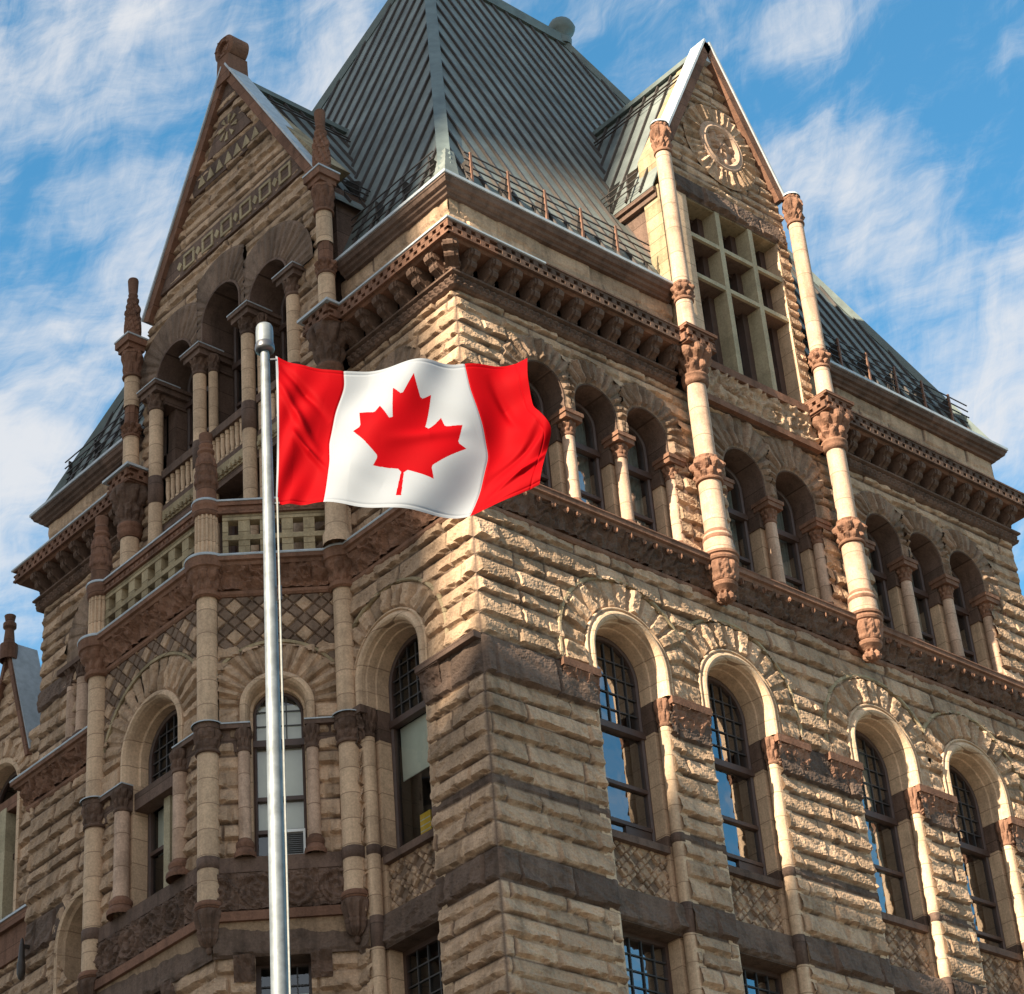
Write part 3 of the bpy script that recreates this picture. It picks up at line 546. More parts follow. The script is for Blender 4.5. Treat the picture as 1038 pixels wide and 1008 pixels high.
# left face, small arched window by the corner and the blind one at the far end
upper_arch(FLU, 1.9, .5, 26.58, 1.02, ZA, (-9, 99), 81, rough=False); window(FLU, 1.9, .46, 24.15, 26.58, -.6, B, transom=26.0, rails=(25.0,))
MB().box(FLU, 1.3, 1.42, -.6, .0, 24, ZA).build('jamb', M_SMOOTH, B); MB().box(FLU, 2.38, 2.5, -.6, .0, 24, ZA).build('jamb', M_SMOOTH, B)
upper_arch(FLU, 11.35, .58, 26.4, 1.3, 25.9, (10.0, 99), 82, rough=False); window(FLU, 11.35, .55, 24.1, 26.4, -.6, B, transom=25.9, rails=(25.0,))
for x in (12.05, 12.42): c = FLU.P(x, -.02, 0); column('arcade_column', c[0], c[1], 24.02, 26.0, .15, .42, .36, M_WARM, M_CARVE, B)
MB().box(FLU, 11.8, 12.75, -.3, .2, 25.9, 26.02).build('impost_slab', M_CARVE, B); rockwall(MB(), FLU, 12.3, 13.66, 25.5, 25.98, np.array([25.5, 25.98]), 5, d0=.04, kindval=1).build('impost_band', M_ROCK, B)

# ------------------------------------------------------------------ string course, brackets, checkered cornice
SEGS = [([(RW, 5), (RW, 0), (9.92, 0)], 'r'), ([(5.45, 0), (0, 0), (0, 3.0)], 'c'), ([(0, 9.95), (0, 13.72), (4, 13.72)], 'l')]
guil = lambda u, z: np.clip(np.abs(np.sin(u*21+np.where(((z-28.0) > 0), 1.57, 0))), 0, 1)*np.clip(np.abs(np.sin((z-27.94)*PI/.09)), 0, 1)
for path, nm in SEGS:
    MB().sweep(path, [(-.14, 27.88), (-.02, 27.9), (.03, 27.93), (.03, 28.12), (.1, 28.15), (.1, 28.19), (-.14, 28.2)]).build('string_course', M_CARVE, B)
    MB().sweep(path, [(-.14, 28.60), (.30, 28.62), (.34, 28.66), (.345, 28.66), (.345, 28.96), (.41, 28.962)]).build('cornice', M_RED, B)
    for pth, m in (((path, M_CARVE),) if nm == 'r' else (([(5.45, 0), (1.9, 0)], M_CARVE), ([(1.9, 0), (0, 0), (0, 3.0)], M_LEAD)) if nm == 'c' else ((path, M_LEAD),)): MB().sweep(pth, [(.41, 28.955), (.44, 28.965), (.44, 29.0), (.3, 29.04), (-.15, 29.12)]).build('cornice_flashing', m, B)
for F, a, b in ((FR, 9.92, RW+.03), (FR, -.03, 5.45), (FL, -.03, 3.0), (FL, 9.95, 13.75)):
    carved(MB(), F, a, b, 27.935, 28.118, lambda z: .03+0*z, .05, guil, .016).build('guilloche_band', M_CARVE, B)
def checker(F, a, b, dface=.345, z0=28.67, mat=None):
    mb = MB(); c = .108; n = int((b-a)/c)
    mb.box(F, a, b, dface, dface+.07, z0, z0+.045); mb.box(F, a, b, dface, dface+.07, z0+.25, z0+.29); mb.box(F, a, b, dface-.002, dface+.062, z0+.128, z0+.166)
    for i in range(n):
        z = z0+.045 if i % 2 else z0+.166; u = a+(i+.5)*c
        mb.box(F, u-c*.52, u+c*.52, dface-.004, dface+.066, z, z+.084)
    return mb.build('checker_band', mat or M_RED, B)
checker(FR, 9.3, RW+.4, mat=M_CARVE); checker(FR, .75, 6.05, mat=M_CARVE); checker(FR, -.41, .75); checker(FL, -.41, 3.45); checker(FL, 9.5, 14.1)  # right-face bands take the browner stone, so their shade is in the colour
# one console bracket, then copies
bm_ = MB(); pr = [(.0, -.0), (.40, -.0), (.42, -.05), (.40, -.12), (.33, -.15), (.30, -.19), (.31, -.24), (.28, -.30), (.2, -.34), (.13, -.40), (.12, -.46), (.06, -.48), (.0, -.5)]
fl_ = frame((0, 0), (1, 0), (0, -1))
for k, (a, b, g) in enumerate(((-.115, -.05, 0), (-.05, .05, .018), (.05, .115, 0))):
    V = [fl_.P(u, d+(g if d > .02 else 0), z-(g if z < -.01 else 0)) for u in (a, b) for d, z in pr]; n = len(pr)
    bm_.add(V, [tuple(range(n)), tuple(range(n, 2*n))]+[(i, (i+1) % n, n+(i+1) % n, n+i) for i in range(n)])
for s_ in (-1, 1):
    for rr, cd_, cz in ((.075, .31, -.085), (.055, .12, -.36)):
        V = [fl_.P(s_*x, cd_+rr*math.cos(t), cz+rr*math.sin(t)) for x in (.11, .135) for t in np.linspace(0, 2*PI, 13)[:-1]]
        bm_.add(V, [tuple(range(12)), tuple(range(12, 24))]+[(i, (i+1) % 12, 12+(i+1) % 12, 12+i) for i in range(12)])
b0_ = bm_.build('bracket', M_CARVE, B); bmesh_ = b0_.data; bpy.data.objects.remove(b0_)
def rotz(F): return Matrix(((F.d[0], -F.n[0], 0, 0), (F.d[1], -F.n[1], 0, 0), (0, 0, 1, 0), (0, 0, 0, 1)))
for F, us in ((FR, [.28+.5*i for i in range(11)]), (FR, [RW-.28-.5*i for i in range(11)]), (FL, [.28+.5*i for i in range(6)]), (FL, [13.44-.5*i for i in range(7)])):
    for u in us:
        p = F.P(u, -.1, 28.62); put('bracket', bmesh_, Matrix.Translation(Vector(p)) @ rotz(F) @ Matrix.Diagonal((.92, 1.05, .98, 1)), B)
p = FR.P(-.02, -.02, 28.62)   # corner bracket, set on the diagonal
put('bracket', bmesh_, Matrix.Translation(Vector((.07, .07, 28.62))) @ Matrix.Rotation(-PI/4, 4, 'Z') @ Matrix.Diagonal((1.1, 1.25, .86, 1)), B)

# ------------------------------------------------------------------ attic, gutter, roof
for path in ([(RW, 5), (RW, 0), (9.7, 0)], [(5.75, 0), (0, 0), (0, 3.3)], [(0, 9.7), (0, 13.7), (4, 13.7)]): MB().sweep(path, [(-.14, 28.9), (-.14, 30.1)]).build('attic_core', M_ASH, B)
csa = np.array([28.7, 29.0, 29.42, 29.72, 30.1])
for F, a, b in ((FR, .12, 5.75), (FR, 9.7, RW-.12), (FL, .12, 3.3), (FL, 9.7, 13.6)): rockwall(MB(), F, a, b, 28.95, 30.09, csa, 44, step=.05, d0=-.135, amp=.02, kinds=False, lens=(.7, 1.5), blg=.12).build('attic_wall', M_ROCK, B)
GUT = [([(RW, 5), (RW, 0), (9.75, 0)]), ([(5.65, 0), (0, 0), (0, 3.1)]), ([(0, 9.8), (0, 13.72), (4, 13.72)])]
for path in GUT:
    MB().sweep(path, [(-.14, 30.02), (-.04, 30.03), (-.02, 30.07), (.04, 30.1), (.06, 30.15), (.12, 30.17), (.15, 30.24), (.17, 30.255), (.17, 30.3)]).build('eaves_cornice', M_BROWN, B)
    MB().sweep(path, [(.165, 30.295), (.195, 30.3), (.195, 30.36), (.15, 30.4), (.12, 30.38), (.05, 30.42), (-.25, 30.48)]).build('gutter', M_LEAD, B)
SL = 2.2; ZB = 30.42; TT = 6.25; LY = 13.72
def rz(t): return 30.7+SL*(t-.2)
roof = MB(); e = .06
KX = .898          # the end slopes are steeper than the long ones
P0 = lambda t: [(t*KX, t, rz(t)), (RW-t*KX, t, rz(t)), (RW-t*KX, LY-t, rz(t)), (t*KX, LY-t, rz(t))]
r0_, r1_ = P0(e), P0(TT)
roof.add(r0_+r1_, [(1, 2, 6, 5), (2, 3, 7, 6), (4, 5, 6, 7)])
roof.add([(e*KX, e, rz(e)), (6.0, e, rz(e)), (6.0, 1.2, rz(1.2)), (6.4, 1.9, rz(1.9)), (9.05, 1.9, rz(1.9)), (9.45, 1.2, rz(1.2)), (9.45, e, rz(e)), (RW-e*KX, e, rz(e)), (RW-TT*KX, TT, rz(TT)), (TT*KX, TT, rz(TT))], [tuple(range(10))])
roof.add([(e*KX, e, rz(e)), (e*KX, 3.6, rz(e)), (.9*KX, 3.6, rz(.9)), (1.9*KX, 4.85, rz(1.9)), (1.9*KX, 8.05, rz(1.9)), (.9*KX, 9.3, rz(.9)), (e*KX, 9.3, rz(e)), (e*KX, LY-e, rz(e)), (TT*KX, LY-TT, rz(TT)), (TT*KX, TT, rz(TT))], [tuple(range(10))]); ROOF = roof.build('main_roof', M_ROOF, B)
sm = MB(); nrm = math.hypot(1, SL)
def seam(a, b, n, w_=.05, h_=.06):
    a = np.array(a)+np.array(n)*h_*.4; b = np.array(b)+np.array(n)*h_*.4; sm.beam(a, b, w_, h_, n)
nR = (0, -SL/nrm, 1/nrm); nL = (-SL/nrm, 0, 1/nrm)
for x in np.arange(.42, RW, .42):
    t = min(x/KX, (RW-x)/KX, TT); 
    t0 = e if not 5.95 < x < 9.5 else min(1.9, 1.2+max(0, min(x-6.0, 9.45-x))*1.75)
    if t > t0+.1: seam((x, t0, rz(t0)), (x, t, rz(t)), nR)
for y in np.arange(.5, LY, .5):
    t = min(y, LY-y, TT)
    t0 = e if not 3.55 < y < 9.35 else min(1.9, .9+max(0, min(y-3.6, 9.3-y))*.8)
    if t > t0+.1: seam((t0*KX, y, rz(t0)), (t*KX, y, rz(t)), nL)
for x in np.arange(.37, LY, .37):
    t = min(x, LY-x, TT)
    if t > .2: seam((RW-e*KX, x, rz(e)), (RW-t*KX, x, rz(t)), (SL/nrm, 0, 1/nrm))
sm.build('roof_seams', M_SEAM, ROOF)
hp = MB()
for (a, b), n in zip(zip(r0_, r1_), ((-1, -1), (1, -1), (1, 1), (-1, 1))):
    nn = np.array([n[0], n[1], 1.0]); nn /= np.linalg.norm(nn); hp.beam(np.array(a)+nn*.0, np.array(b)+nn*.0, .25, .16, nn)
for a, b in ((4, 5), (5, 6), (6, 7), (7, 4)): hp.beam((r0_+r1_)[a], (r0_+r1_)[b], .3, .3)
hp.build('hip_capping', M_HIP, ROOF)
ft = MB()
for i in range(5):
    t = .08+i*.11; c = .22-.015*i; ft.add([(t-c*.6, t-c*.6, rz(t)-.02), (t+c, t-c*.6, rz(t)-.02), (t+c, t+c, rz(t)-.02), (t-c*.6, t+c, rz(t)-.02), (t-c*.6+.05, t-c*.6+.05, rz(t)+.24), (t+c, t-c*.6+.05, rz(t)+.24), (t+c, t+c, rz(t)+.24), (t-c*.6+.05, t+c, rz(t)+.24)], [(0, 1, 5, 4), (1, 2, 6, 5), (2, 3, 7, 6), (3, 0, 4, 7), (4, 5, 6, 7), (0, 1, 2, 3)])
ft.build('hip_foot', M_ROOF, ROOF)
fn = MB(); c = np.array([RW-TT*KX, TT]); z = rz(TT)
fn.lathe(c, [(.22, z-.1), (.24, z+.1), (.14, z+.2), (.3, z+.34), (.36, z+.5), (.28, z+.68), (.1, z+.76), (0, z+.78)], 14); fn.build('roof_finial', M_HIP, ROOF, True)
# snow rails along the eaves
def snow_rail(F, a, b, step, tall=True, d=-.3):
    rl = MB(); zb = rz(.3); 
    for k in range(4): rl.beam(F.P(a, d+.02, zb+.16+.16*k), F.P(b, d+.02, zb+.16+.16*k), .022, .022)
    rail = rl.build('snow_rail', M_IRON, B)
    us = np.arange(a+.15, b, step)
    for u in us:
        MB().prism(frame(F.P(u, 0, 0)[:2], F.n, F.d), [(d-.25, rz(.55)), (d+.0, rz(.3)), (d+.02, zb+.6)], -.02, .02).build('rail_stay', M_IRON, rail)
        if tall: MB().beam(F.P(u, d+.03, zb-.05), F.P(u, d+.03, zb+.68), .045, .045).build('rail_post', M_RUST, rail)
snow_rail(FR, .75, 5.55, .93); snow_rail(FR, 10.0, 15.3, .9, True); snow_rail(FL, .6, 3.1, .8, False); snow_rail(FL, 10.0, 13.3, 1.0, False)

# ------------------------------------------------------------------ right face: two corbelled shafts and the gabled dormer between them
def corbel(x, y, z0, z1, r, mat, parent=None):
    pr = [(0, z0), (.08, z0+.01), (.15, z0+.05), (.17, z0+.12), (.12, z0+.18), (.17, z0+.24), (.235, z0+.3), (.25, z0+.36), (.215, z0+.4)]
    zs = np.linspace(z0+.4, z1-.16, 9); pr += [(.235+(r-.235)*(max(0, z-z0-.4)/(z1-.56-z0))**1.3, z) for z in zs]
    pr += [(r+.03, z1-.14), (r+.045, z1-.1), (r+.03, z1-.05), (r+.06, z1-.03), (r+.06, z1+.02), (0, z1+.05)]
    fn = lambda A, Z: (Z > z0+.41)*(Z < z1-.17)*(.055*np.abs(np.cos(A*6))*np.abs(np.sin((Z-z0-.4)/.42*PI))+.05*(vn(A*6, Z*16, 3)-.5))+(Z < z0+.2)*.03*np.cos(A*8)
    pr2 = []
    for a, b in zip(pr[:-1], pr[1:]): pr2 += [a, ((a[0]+b[0])/2, (a[1]+b[1])/2)]
    return MB().lathe((x, y), pr2+[pr[-1]], 44, fn).build('corbel', mat, parent or B)
def shaft(x, F, s, y=None):
    """big engaged shaft of the right face, at x; s=+1 when the cornice block sits on its right"""
    y = -.27; k = .74
    co = corbel(x, y, 23.12, 24.06, .29, M_CARVER)
    b = MB().lathe((x, y), sk([(.4, 24.06), (.42, 24.1), (.38, 24.2), (.37, 24.38), (.34, 24.42), (.36, 24.5), (.31, 24.56), (.3, 24.6), (.295, 25.7)], k), 26); sh = b.build('shaft', M_WARM, B, True)
    MB().lathe((x, y), sk([(.36, 24.36), (.385, 24.4), (.37, 24.46), (.34, 24.48), (.36, 24.53), (.30, 24.6)], k), 26).build('base_ring', M_CARVER, sh, True)
    pr, fn = leafcap(.29, .36, 25.72, 26.14, 9, 3); MB().lathe((x, y), sk(pr+[(.35, 26.15), (.35, 26.2), (.26, 26.22)], .78), 48, fn).build('shaft_band', M_CARVER, sh)
    MB().lathe((x, y), sk([(.265, 26.2), (.262, 27.0), (.258, 27.9)], k), 26).build('upper_drum', M_WARM, sh, True)
    MB().lathe((x, y), sk([(.27, 27.84), (.33, 27.87), (.35, 27.93), (.33, 27.99), (.36, 28.01), (.36, 28.05), (.28, 28.08)], k), 26).build('neck_ring', M_CARVER, sh, True)
    pr, fn = leafcap(.29, .52, 28.08, 28.66, 8, 11); MB().lathe((x, y), sk(pr, .76), 60, fn).build('capital', M_CARVER, sh)
    m = MB(); m.box(FR, x-.38, x+.38, -.1, .58, 28.64, 28.67); m.box(FR, x-.35, x+.35, -.1, .52, 28.67, 28.97); m.box(FR, x-.42, x+.42, -.1, .62, 28.965, 29.03); m.build('cornice_block', M_RED, sh)
    for F2, a, b_, df in ((FR, x-.35, x+.35, .52),): checker(F2, a, b_, df, 28.67, M_RED)
    FS = frame((x-.35, 0), (0, -1), (-1, 0)); checker(FS, (.1), .54, 0.0, 28.67); FS2 = frame((x+.35, 0), (0, -1), (1, 0)); checker(FS2, (.1), .54, 0.0, 28.67)
    u = MB().lathe((x, y), sk([(.25, 29.03), (.24, 29.3), (.225, 29.86)], k), 24).build('upper_shaft', M_WARM, B, True)
    pr, fn = leafcap(.215, .26, 29.92, 30.24, 8, 5); MB().lathe((x, y), sk(pr+[(.27, 30.25), (.27, 30.3), (.2, 30.32)], .78), 44, fn).build('shaft_band', M_CARVER, u)
    MB().lathe((x, y), sk([(.225, 30.3), (.222, 32), (.215, 33.6)], k), 24).build('upper_drum', M_WARM, u, True)
    pr, fn = leafcap(.225, .275, 33.68, 34.3, 8, 7); MB().lathe((x, y), sk(pr+[(.29, 34.3), (.29, 34.36), (.25, 34.38)], .72), 44, fn).build('capital', M_CARVER, u)
    MB().lathe((x, y), sk([(.27, 34.37), (.24, 34.43), (.12, 34.47), (0, 34.48)], k), 20).build('cap_flashing', M_LEAD, u, True)
shaft(5.72, FR, 1); shaft(9.62, FR, -1)
FD = frame((0, .0), (1, 0), (0, -1)); GX, GA, GS = 7.72, 37.75, 2.06
# carved frieze under the dormer window
MB().box(FD, 6.0, 9.4, -.5, .02, 27.85, 28.9).build('frieze_block', M_BROWN, B)
carved(MB(), FD, 6.0, 9.4, 28.0, 28.72, lambda z: .03+0*z, .11, lambda u, z: np.clip(carve(u, z, 6, .85)*1.2-.1, 0, 1), .026).build('carved_frieze', M_ROCK, B)
MB().box(FD, 5.98, 9.4, -.3, .13, 27.86, 28.0).build('frieze_moulding', M_RED, B); MB().box(FD, 6.2, 9.35, -.62, .12, 28.72, 28.9).build('dormer_sill', M_RED, B)
WX = (6.52, 9.2)
def keep_g(u, z):
    k = np.abs(u-GX) < (GA-z)/GS-.06; k &= (u > 6.0) & (u < 9.5); k &= ~((u > WX[0]-.02) & (u < WX[1]+.02) & (z < 33.62)); k &= ~((u < WX[0]) & (z < 33.62)); k &= ~(np.hypot(u-GX-.06, z-35.0) < 1.02); return k
CSG = courses(28.85, 37.9, [33.62], .2, .34, 17)
mb = MB(); rockwall(mb, FD, 6.0, 9.5, 28.9, 37.75, CSG, 61, keep=keep_g, amp=.07, kinds=False)
vouss(mb, FD, GX+.06, 35.0, 35.0, .60, 1.07, 34, 91, .07, .05, a0=0, a1=2*PI); rockwall(mb, FD, 6.05, 9.45, 33.12, 33.64, np.array([33.12, 33.64]), 63, keep=lambda u, z: (u > 6.2), kindval=1, amp=.07, lens=(.7, 1.1), kinds=False)
GWL = mb.build('gable_wall', M_ROCK, B)
MB().prism(FD, [(6.0, 33.1), (9.5, 33.1), (9.5, 34.2), (GX, GA), (6.0, 34.2)], -.7, -.02, 0).build('gable_core', M_ASH, B)
med = MB(); c0 = FD.P(GX+.06, 0, 35.0)
A = np.linspace(0, 2*PI, 73)
pr = [(.64, -.02), (.64, .1), (.6, .14), (.55, .12), (.5, .15), (.45, .1), (.42, .02)]
Pm = np.array([[FD.P(GX+.06+r*math.cos(a), d, 35.0+r*math.sin(a)) for r, d in pr] for a in A]); med.grid(Pm)
Rr, Aa = np.meshgrid(np.linspace(.02, .44, 26), np.linspace(0, 2*PI, 97)); dd = .03+.07*np.clip(np.cos(Aa*8)*np.sin(Rr/.44*PI*1.6)+.4*np.sin(Aa*4+Rr*20), -0.3, 1)
med.grid(FD.P(GX+.06+Rr*np.cos(Aa), dd, 35.0+Rr*np.sin(Aa))); med.build('medallion', M_WARM, B)
for a, b, c in ((6.0, WX[0], .02), (WX[1], WX[1]+.06, .02), (9.46, 9.5, .0)): MB().box(FD, a, b, -.7, c, 28.9, 33.13).build('dormer_jamb', M_SMOOTH, B)
# mullions, transoms and deep lights
dw = MB(); us = [WX[0], 7.36, 7.50, 8.32, 8.46, WX[1]]
for a, b in ((7.36, 7.49), (8.33, 8.46)): dw.box(FD, a, b, -.56, .0, 28.9, 33.12)
DW = dw.build('dormer_window', M_MULL, B)
for a, b in ((WX[0], 7.36), (7.49, 8.33), (8.46, WX[1])):
    for z in (31.12, 32.16): MB().box(FD, a, b, -.07, -.003, z-.05, z+.05).build('transom', M_MULL, DW); MB().box(FD, a, b, -.56, -.071, z-.049, z+.05).build('transom', M_BROWN, DW)
for a, b in ((WX[0], 7.36), (7.49, 8.33), (8.46, WX[1])):
    for z0, z1 in ((28.9, 31.07), (31.17, 32.11), (32.21, 33.1)):
        f = MB(); f.box(FD, a, a+.07, -.56, -.46, z0, z1); f.box(FD, b-.16, b, -.56, -.36, z0, z1); f.box(FD, a, b, -.56, -.465, z1-.07, z1); f.build('light_frame', M_FRAME, DW)
        MB().add([FD.P(u, -.53, z) for u, z in ((a, z0), (b, z0), (b, z1), (a, z1))], [(0, 1, 2, 3)]).build('pane', M_GLASS, DW)
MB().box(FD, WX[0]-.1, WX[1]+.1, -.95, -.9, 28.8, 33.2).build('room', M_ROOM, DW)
# coping: red stone edge with a lead top
def coping(F, ux, za, ub, zb_, d0, d1, tw=.2, name='coping', left=True):
    t = np.array([ub-ux, zb_-za]); t /= np.linalg.norm(t); n = np.array([-t[1], t[0]]); 
    if n[1] < 0: n = -n
    p = [np.array([ux, za])-n*.16, np.array([ub, zb_])-n*.16, np.array([ub, zb_])+n*.05, np.array([ux, za])+n*.05]
    c = MB().prism(F, [tuple(x) for x in p], d0, d1).build(name, M_RED, B)
    q = [np.array([ux, za])+n*.052, np.array([ub, zb_])+n*.052, np.array([ub, zb_])+n*.10, np.array([ux, za])+n*.10]
    MB().prism(F, [tuple(x) for x in q], d0-.05, d1+.035).build('coping_flashing', M_LEAD, c)
coping(FD, GX, GA+.12, GX-1.72, GA+.12-1.72*GS, -.14, .2); coping(FD, GX+.001, GA+.115, GX+1.73, GA+.115-1.73*GS, -.14, .2)
mb = MB(); mb.prism(FD, [(GX-.25, GA-.42), (GX+.25, GA-.42), (GX, GA+.16)], -.4, .17); mb.build('gable_tip', M_LEAD, B)
def roof_pair(F, uc, zr, ue, ze, d0, d1, name):
    """two slopes of a gable roof running into the main roof, ridge along -normal"""
    r = MB()
    for s in (-1, 1):
        th = .06; a = [F.P(uc, d0, zr), F.P(uc+s*ue, d0, ze), F.P(uc+s*ue, d1, ze), F.P(uc, d1, zr)]; b = [x-np.array([0, 0, th]) for x in a]
        r.add(a+b, [(0, 1, 2, 3), (4, 5, 6, 7), (0, 1, 5, 4), (1, 2, 6, 5), (2, 3, 7, 6)])
    o = r.build(name, M_ROOF, B); m = MB()
    for s in (-1, 1):
        n = np.array(F.P(s*(zr-ze), 0, ue))-np.array(F.P(0, 0, 0)); n = n/np.linalg.norm(n)
        for d in np.arange(d0-.35, d1, -.42): m.beam(F.P(uc, d, zr)+n*.03, F.P(uc+s*ue, d, ze)+n*.03, .03, .06, n)
        for k in (.12, .16): m.beam(F.P(uc+s*ue*k, d0, zr-(zr-ze)*k)+n*.1, F.P(uc+s*ue*k, d1, zr-(zr-ze)*k)+n*.1, .03, .03, n)
    m.build('roof_seams', M_SEAM, o)
    h = MB(); h.beam(F.P(uc, d0, zr+.03), F.P(uc, d1, zr+.03), .22, .12); h.build('ridge_cap', M_HIP, o); return o
roof_pair(FD, GX, GA-.05, 2.02, 33.1, -.1, -4.2, 'dormer_roof')
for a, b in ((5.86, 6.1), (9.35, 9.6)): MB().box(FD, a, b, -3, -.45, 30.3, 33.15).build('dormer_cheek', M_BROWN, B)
for a, b in ((5.80, 6.05), (9.4, 9.6)): MB().box(FD, a, b, -.5, -.05, 29.0, 33.12).build('dormer_quoin', M_ASH, B)
mb = MB(); mb.box(FD, 5.70, 5.9, -3.0, -.1, 32.95, 33.06); mb.box(FD, 5.76, 5.9, -3.0, -.1, 32.82, 32.95); mb.build('dormer_eaves', M_BROWN, B); MB().box(FD, 9.56, 9.74, -3, -.1, 32.9, 33.06).build('dormer_eaves', M_BROWN, B)
for u in (5.9, ):
    st = MB()
    for d in (-.75, -1.3): 
        zz = 33.4; st.prism(frame((5.62, -d), (1, 0), (0, 1)), [(0, zz-.3), (.42, zz+.75), (.05, zz+.35)], -.02, .02)
    for k in range(3): st.beam((5.62, .4, 33.3+.14*k), (5.62, 1.6, 33.3+.14*k), .02, .02)
    st.build('snow_rail', M_IRON, B)

# ------------------------------------------------------------------ left face: gable with three-arched loggia
FG = frame((-.1, 0), (0, 1), (-1, 0)); HX, HA, HS = 6.45, 37.6, 1.68
LOG = [(5.15, .6, 30.98, 1.43, 30.85), (6.74, .62, 31.42, 1.43, 30.85), (8.38, .6, 30.98, 1.43, 30.85)]
lc = groups([a[0] for a in LOG])
def keep_lg(u, z):
    k = np.abs(u-HX) < (HA-z)/HS-.05; k &= (u > 3.3) & (u < 9.62)
    k &= ~((u > 4.42) & (u < 9.12) & (z < 30.86) & (z > 27.9))
    for (c, r, zc, ro, zl), cl in zip(LOG, lc): own = (u > cl[0]) & (u < cl[1]); k &= ~(own & (np.abs(u-c) < ro-.02) & (z >= 30.85) & (z <= zc)); k &= ~(own & (np.hypot(u-c, z-zc) < ro-.02) & (z > zc))
    return k & ~((u > 4.4) & (u < 9.1) & (z < 27.9))
CSL = courses(24.0, 37.8, [], .2, .34, 27); mb = MB(); rockwall(mb, FG, 3.3, 9.65, 24.0, 37.6, CSL, 77, step=.045, keep=keep_lg, amp=.05, kinds=False); mb.build('gable_wall', M_ROCK, B)
MB().prism(FG, [(3.32, 33.0), (9.6, 33.0), (HX, HA-.1)], -.6, -.05).build('gable_core', M_ASH, B)
for (c, r, zc, ro, zl), cl in zip(LOG, lc):
    kp = lambda u, z, cl=cl: (u > cl[0]) & (u < cl[1])
    vouss(MB(), FG, c, zc, zl, r+.02, ro, 17, int(c*13), .10, .04, .85, keep=kp, rough=False).build('arch_stones', M_ROCK, B)
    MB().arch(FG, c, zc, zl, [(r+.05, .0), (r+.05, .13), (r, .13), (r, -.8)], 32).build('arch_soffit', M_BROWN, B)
    window(FG, c, .5, 28.2, zc, -.55, B, transom=30.55, rails=(29.6,), matf=M_FRAME)
for i, x in enumerate((4.42, 5.92, 7.56, 9.1)):
    p = MB(); p.box(FG, x-.16, x+.16, -.65, -.3, 27.7, 30.5); p.box(FG, x-.2, x+.2, -.65, -.02, 30.45, 30.9); pier = p.build('loggia_pier', M_BROWN, B)
    for dx, dp, r in (((0, .06, .15),) if i in (0, 3) else ((0, .06, .14), (.24, -.1, .1), (-.24, -.1, .1))):
        c = FG.P(x+dx, dp, 0); column('loggia_column', c[0], c[1], 24.0, 30.72, r, .42, 0, M_SMOOTH, M_CARVE, B, None, FG, 18, ((28.05, 28.7),) if dx == 0 else ())
    m = MB(); m.box(FG, x-.28, x+.28, -.8, .26, 30.66, 30.78); m.box(FG, x-.33, x+.33, -.8, .31, 30.78, 30.86); ab = m.build('abacus', M_BROWN, pier); MB().box(FG, x-.34, x+.34, -.3, .325, 30.862, 30.885).build('abacus_flashing', M_LEAD, pier)
for a, b in ((4.6, 5.74), (6.1, 7.38), (7.74, 8.95)):
    rl = MB().box(FG, a, b, -.2, .03, 28.62, 28.80).build('loggia_rail', M_BROWN, B); MB().box(FG, a, b, -.2, .0, 27.86, 27.98).build('loggia_curb', M_BROWN, B)
    n = int((b-a)/.155)
    for k in range(n):
        c = FG.P(a+(k+.5)*(b-a)/n, -.08, 0); MB().lathe((c[0], c[1]), [(.05, 27.98), (.06, 28.05), (.04, 28.1), (.055, 28.3), (.05, 28.5), (.06, 28.58), (.06, 28.62)], 9).build('baluster', M_SMOOTH, rl, True)
    sb = MB(); sb.box(FG, a, b, -.2, .01, 27.55, 27.86); 
    for k in range(int((b-a)/.14)): sb.box(FG, a+.03+k*.14, a+.10+k*.14, .0, .07, 27.58, 27.68)
    sb.build('loggia_apron', M_ASH, B)
MB().box(FG, 3.4, 9.5, -1.0, -.5, 24, 27.75).build('terrace_back_wall', M_BROWN, B); MB().box(FG, 4.3, 9.2, -1.0, -.02, 27.4, 27.62).build('loggia_floor', M_BROWN, B)
for c in (5.17, 6.74, 8.34): window(FG, c, .5, 24.1, None, -.45, B, ztop=27.0, rails=(25.6,), room=.04)
# coloured bands of the gable
def gband(z0, z1, name, deco, inset=.1):
    h0 = (HA-z0)/HS-inset; h1 = (HA-z1)/HS-inset
    g = MB().prism(FG, [(HX-h0, z0), (HX+h0, z0), (HX+h1, z1), (HX-h1, z1)], -.05, .075); o = g.build(name, M_BROWN, B); dm = MB(); deco(dm, h0, h1); dm.build('inlay', M_ASH, o); return o
def dec_d(m, h0, h1):
    u = HX-h1+.25; k = 0
    while u < HX+h1-.2:
        if k % 2 == 0:
            for a, b in (((u-.2, 33.52), (u-.13, 33.52)), ): pass
            o_, i_ = .2, .135; zc = 33.5
            for q in range(4):
                an = [PI/4+q*PI/2, PI/4+(q+1)*PI/2]; s2 = math.sqrt(2)
                m.prism(FG, [(u+o_*s2*math.cos(an[0]), zc+o_*s2*math.sin(an[0])), (u+o_*s2*math.cos(an[1]), zc+o_*s2*math.sin(an[1])), (u+i_*s2*math.cos(an[1]), zc+i_*s2*math.sin(an[1])), (u+i_*s2*math.cos(an[0]), zc+i_*s2*math.sin(an[0]))], .06, .1)
        else: m.prism(FG, [(u-.09, 33.5), (u, 33.38), (u+.09, 33.5), (u, 33.62)], .06, .1)
        u += .335; k += 1
gband(33.2, 33.8, 'diaper_band', dec_d)
def dec_t(m, h0, h1):
    n = 9; w = 2*h0/n
    for k in range(n):
        u = HX-h0+(k+.5)*w
        if abs(u-HX) < h1-.05: m.prism(FG, [(u-.13, 35.13), (u+.13, 35.13), (u, 35.42)], .06, .1)
gband(35.02, 35.5, 'triangle_band', dec_t)
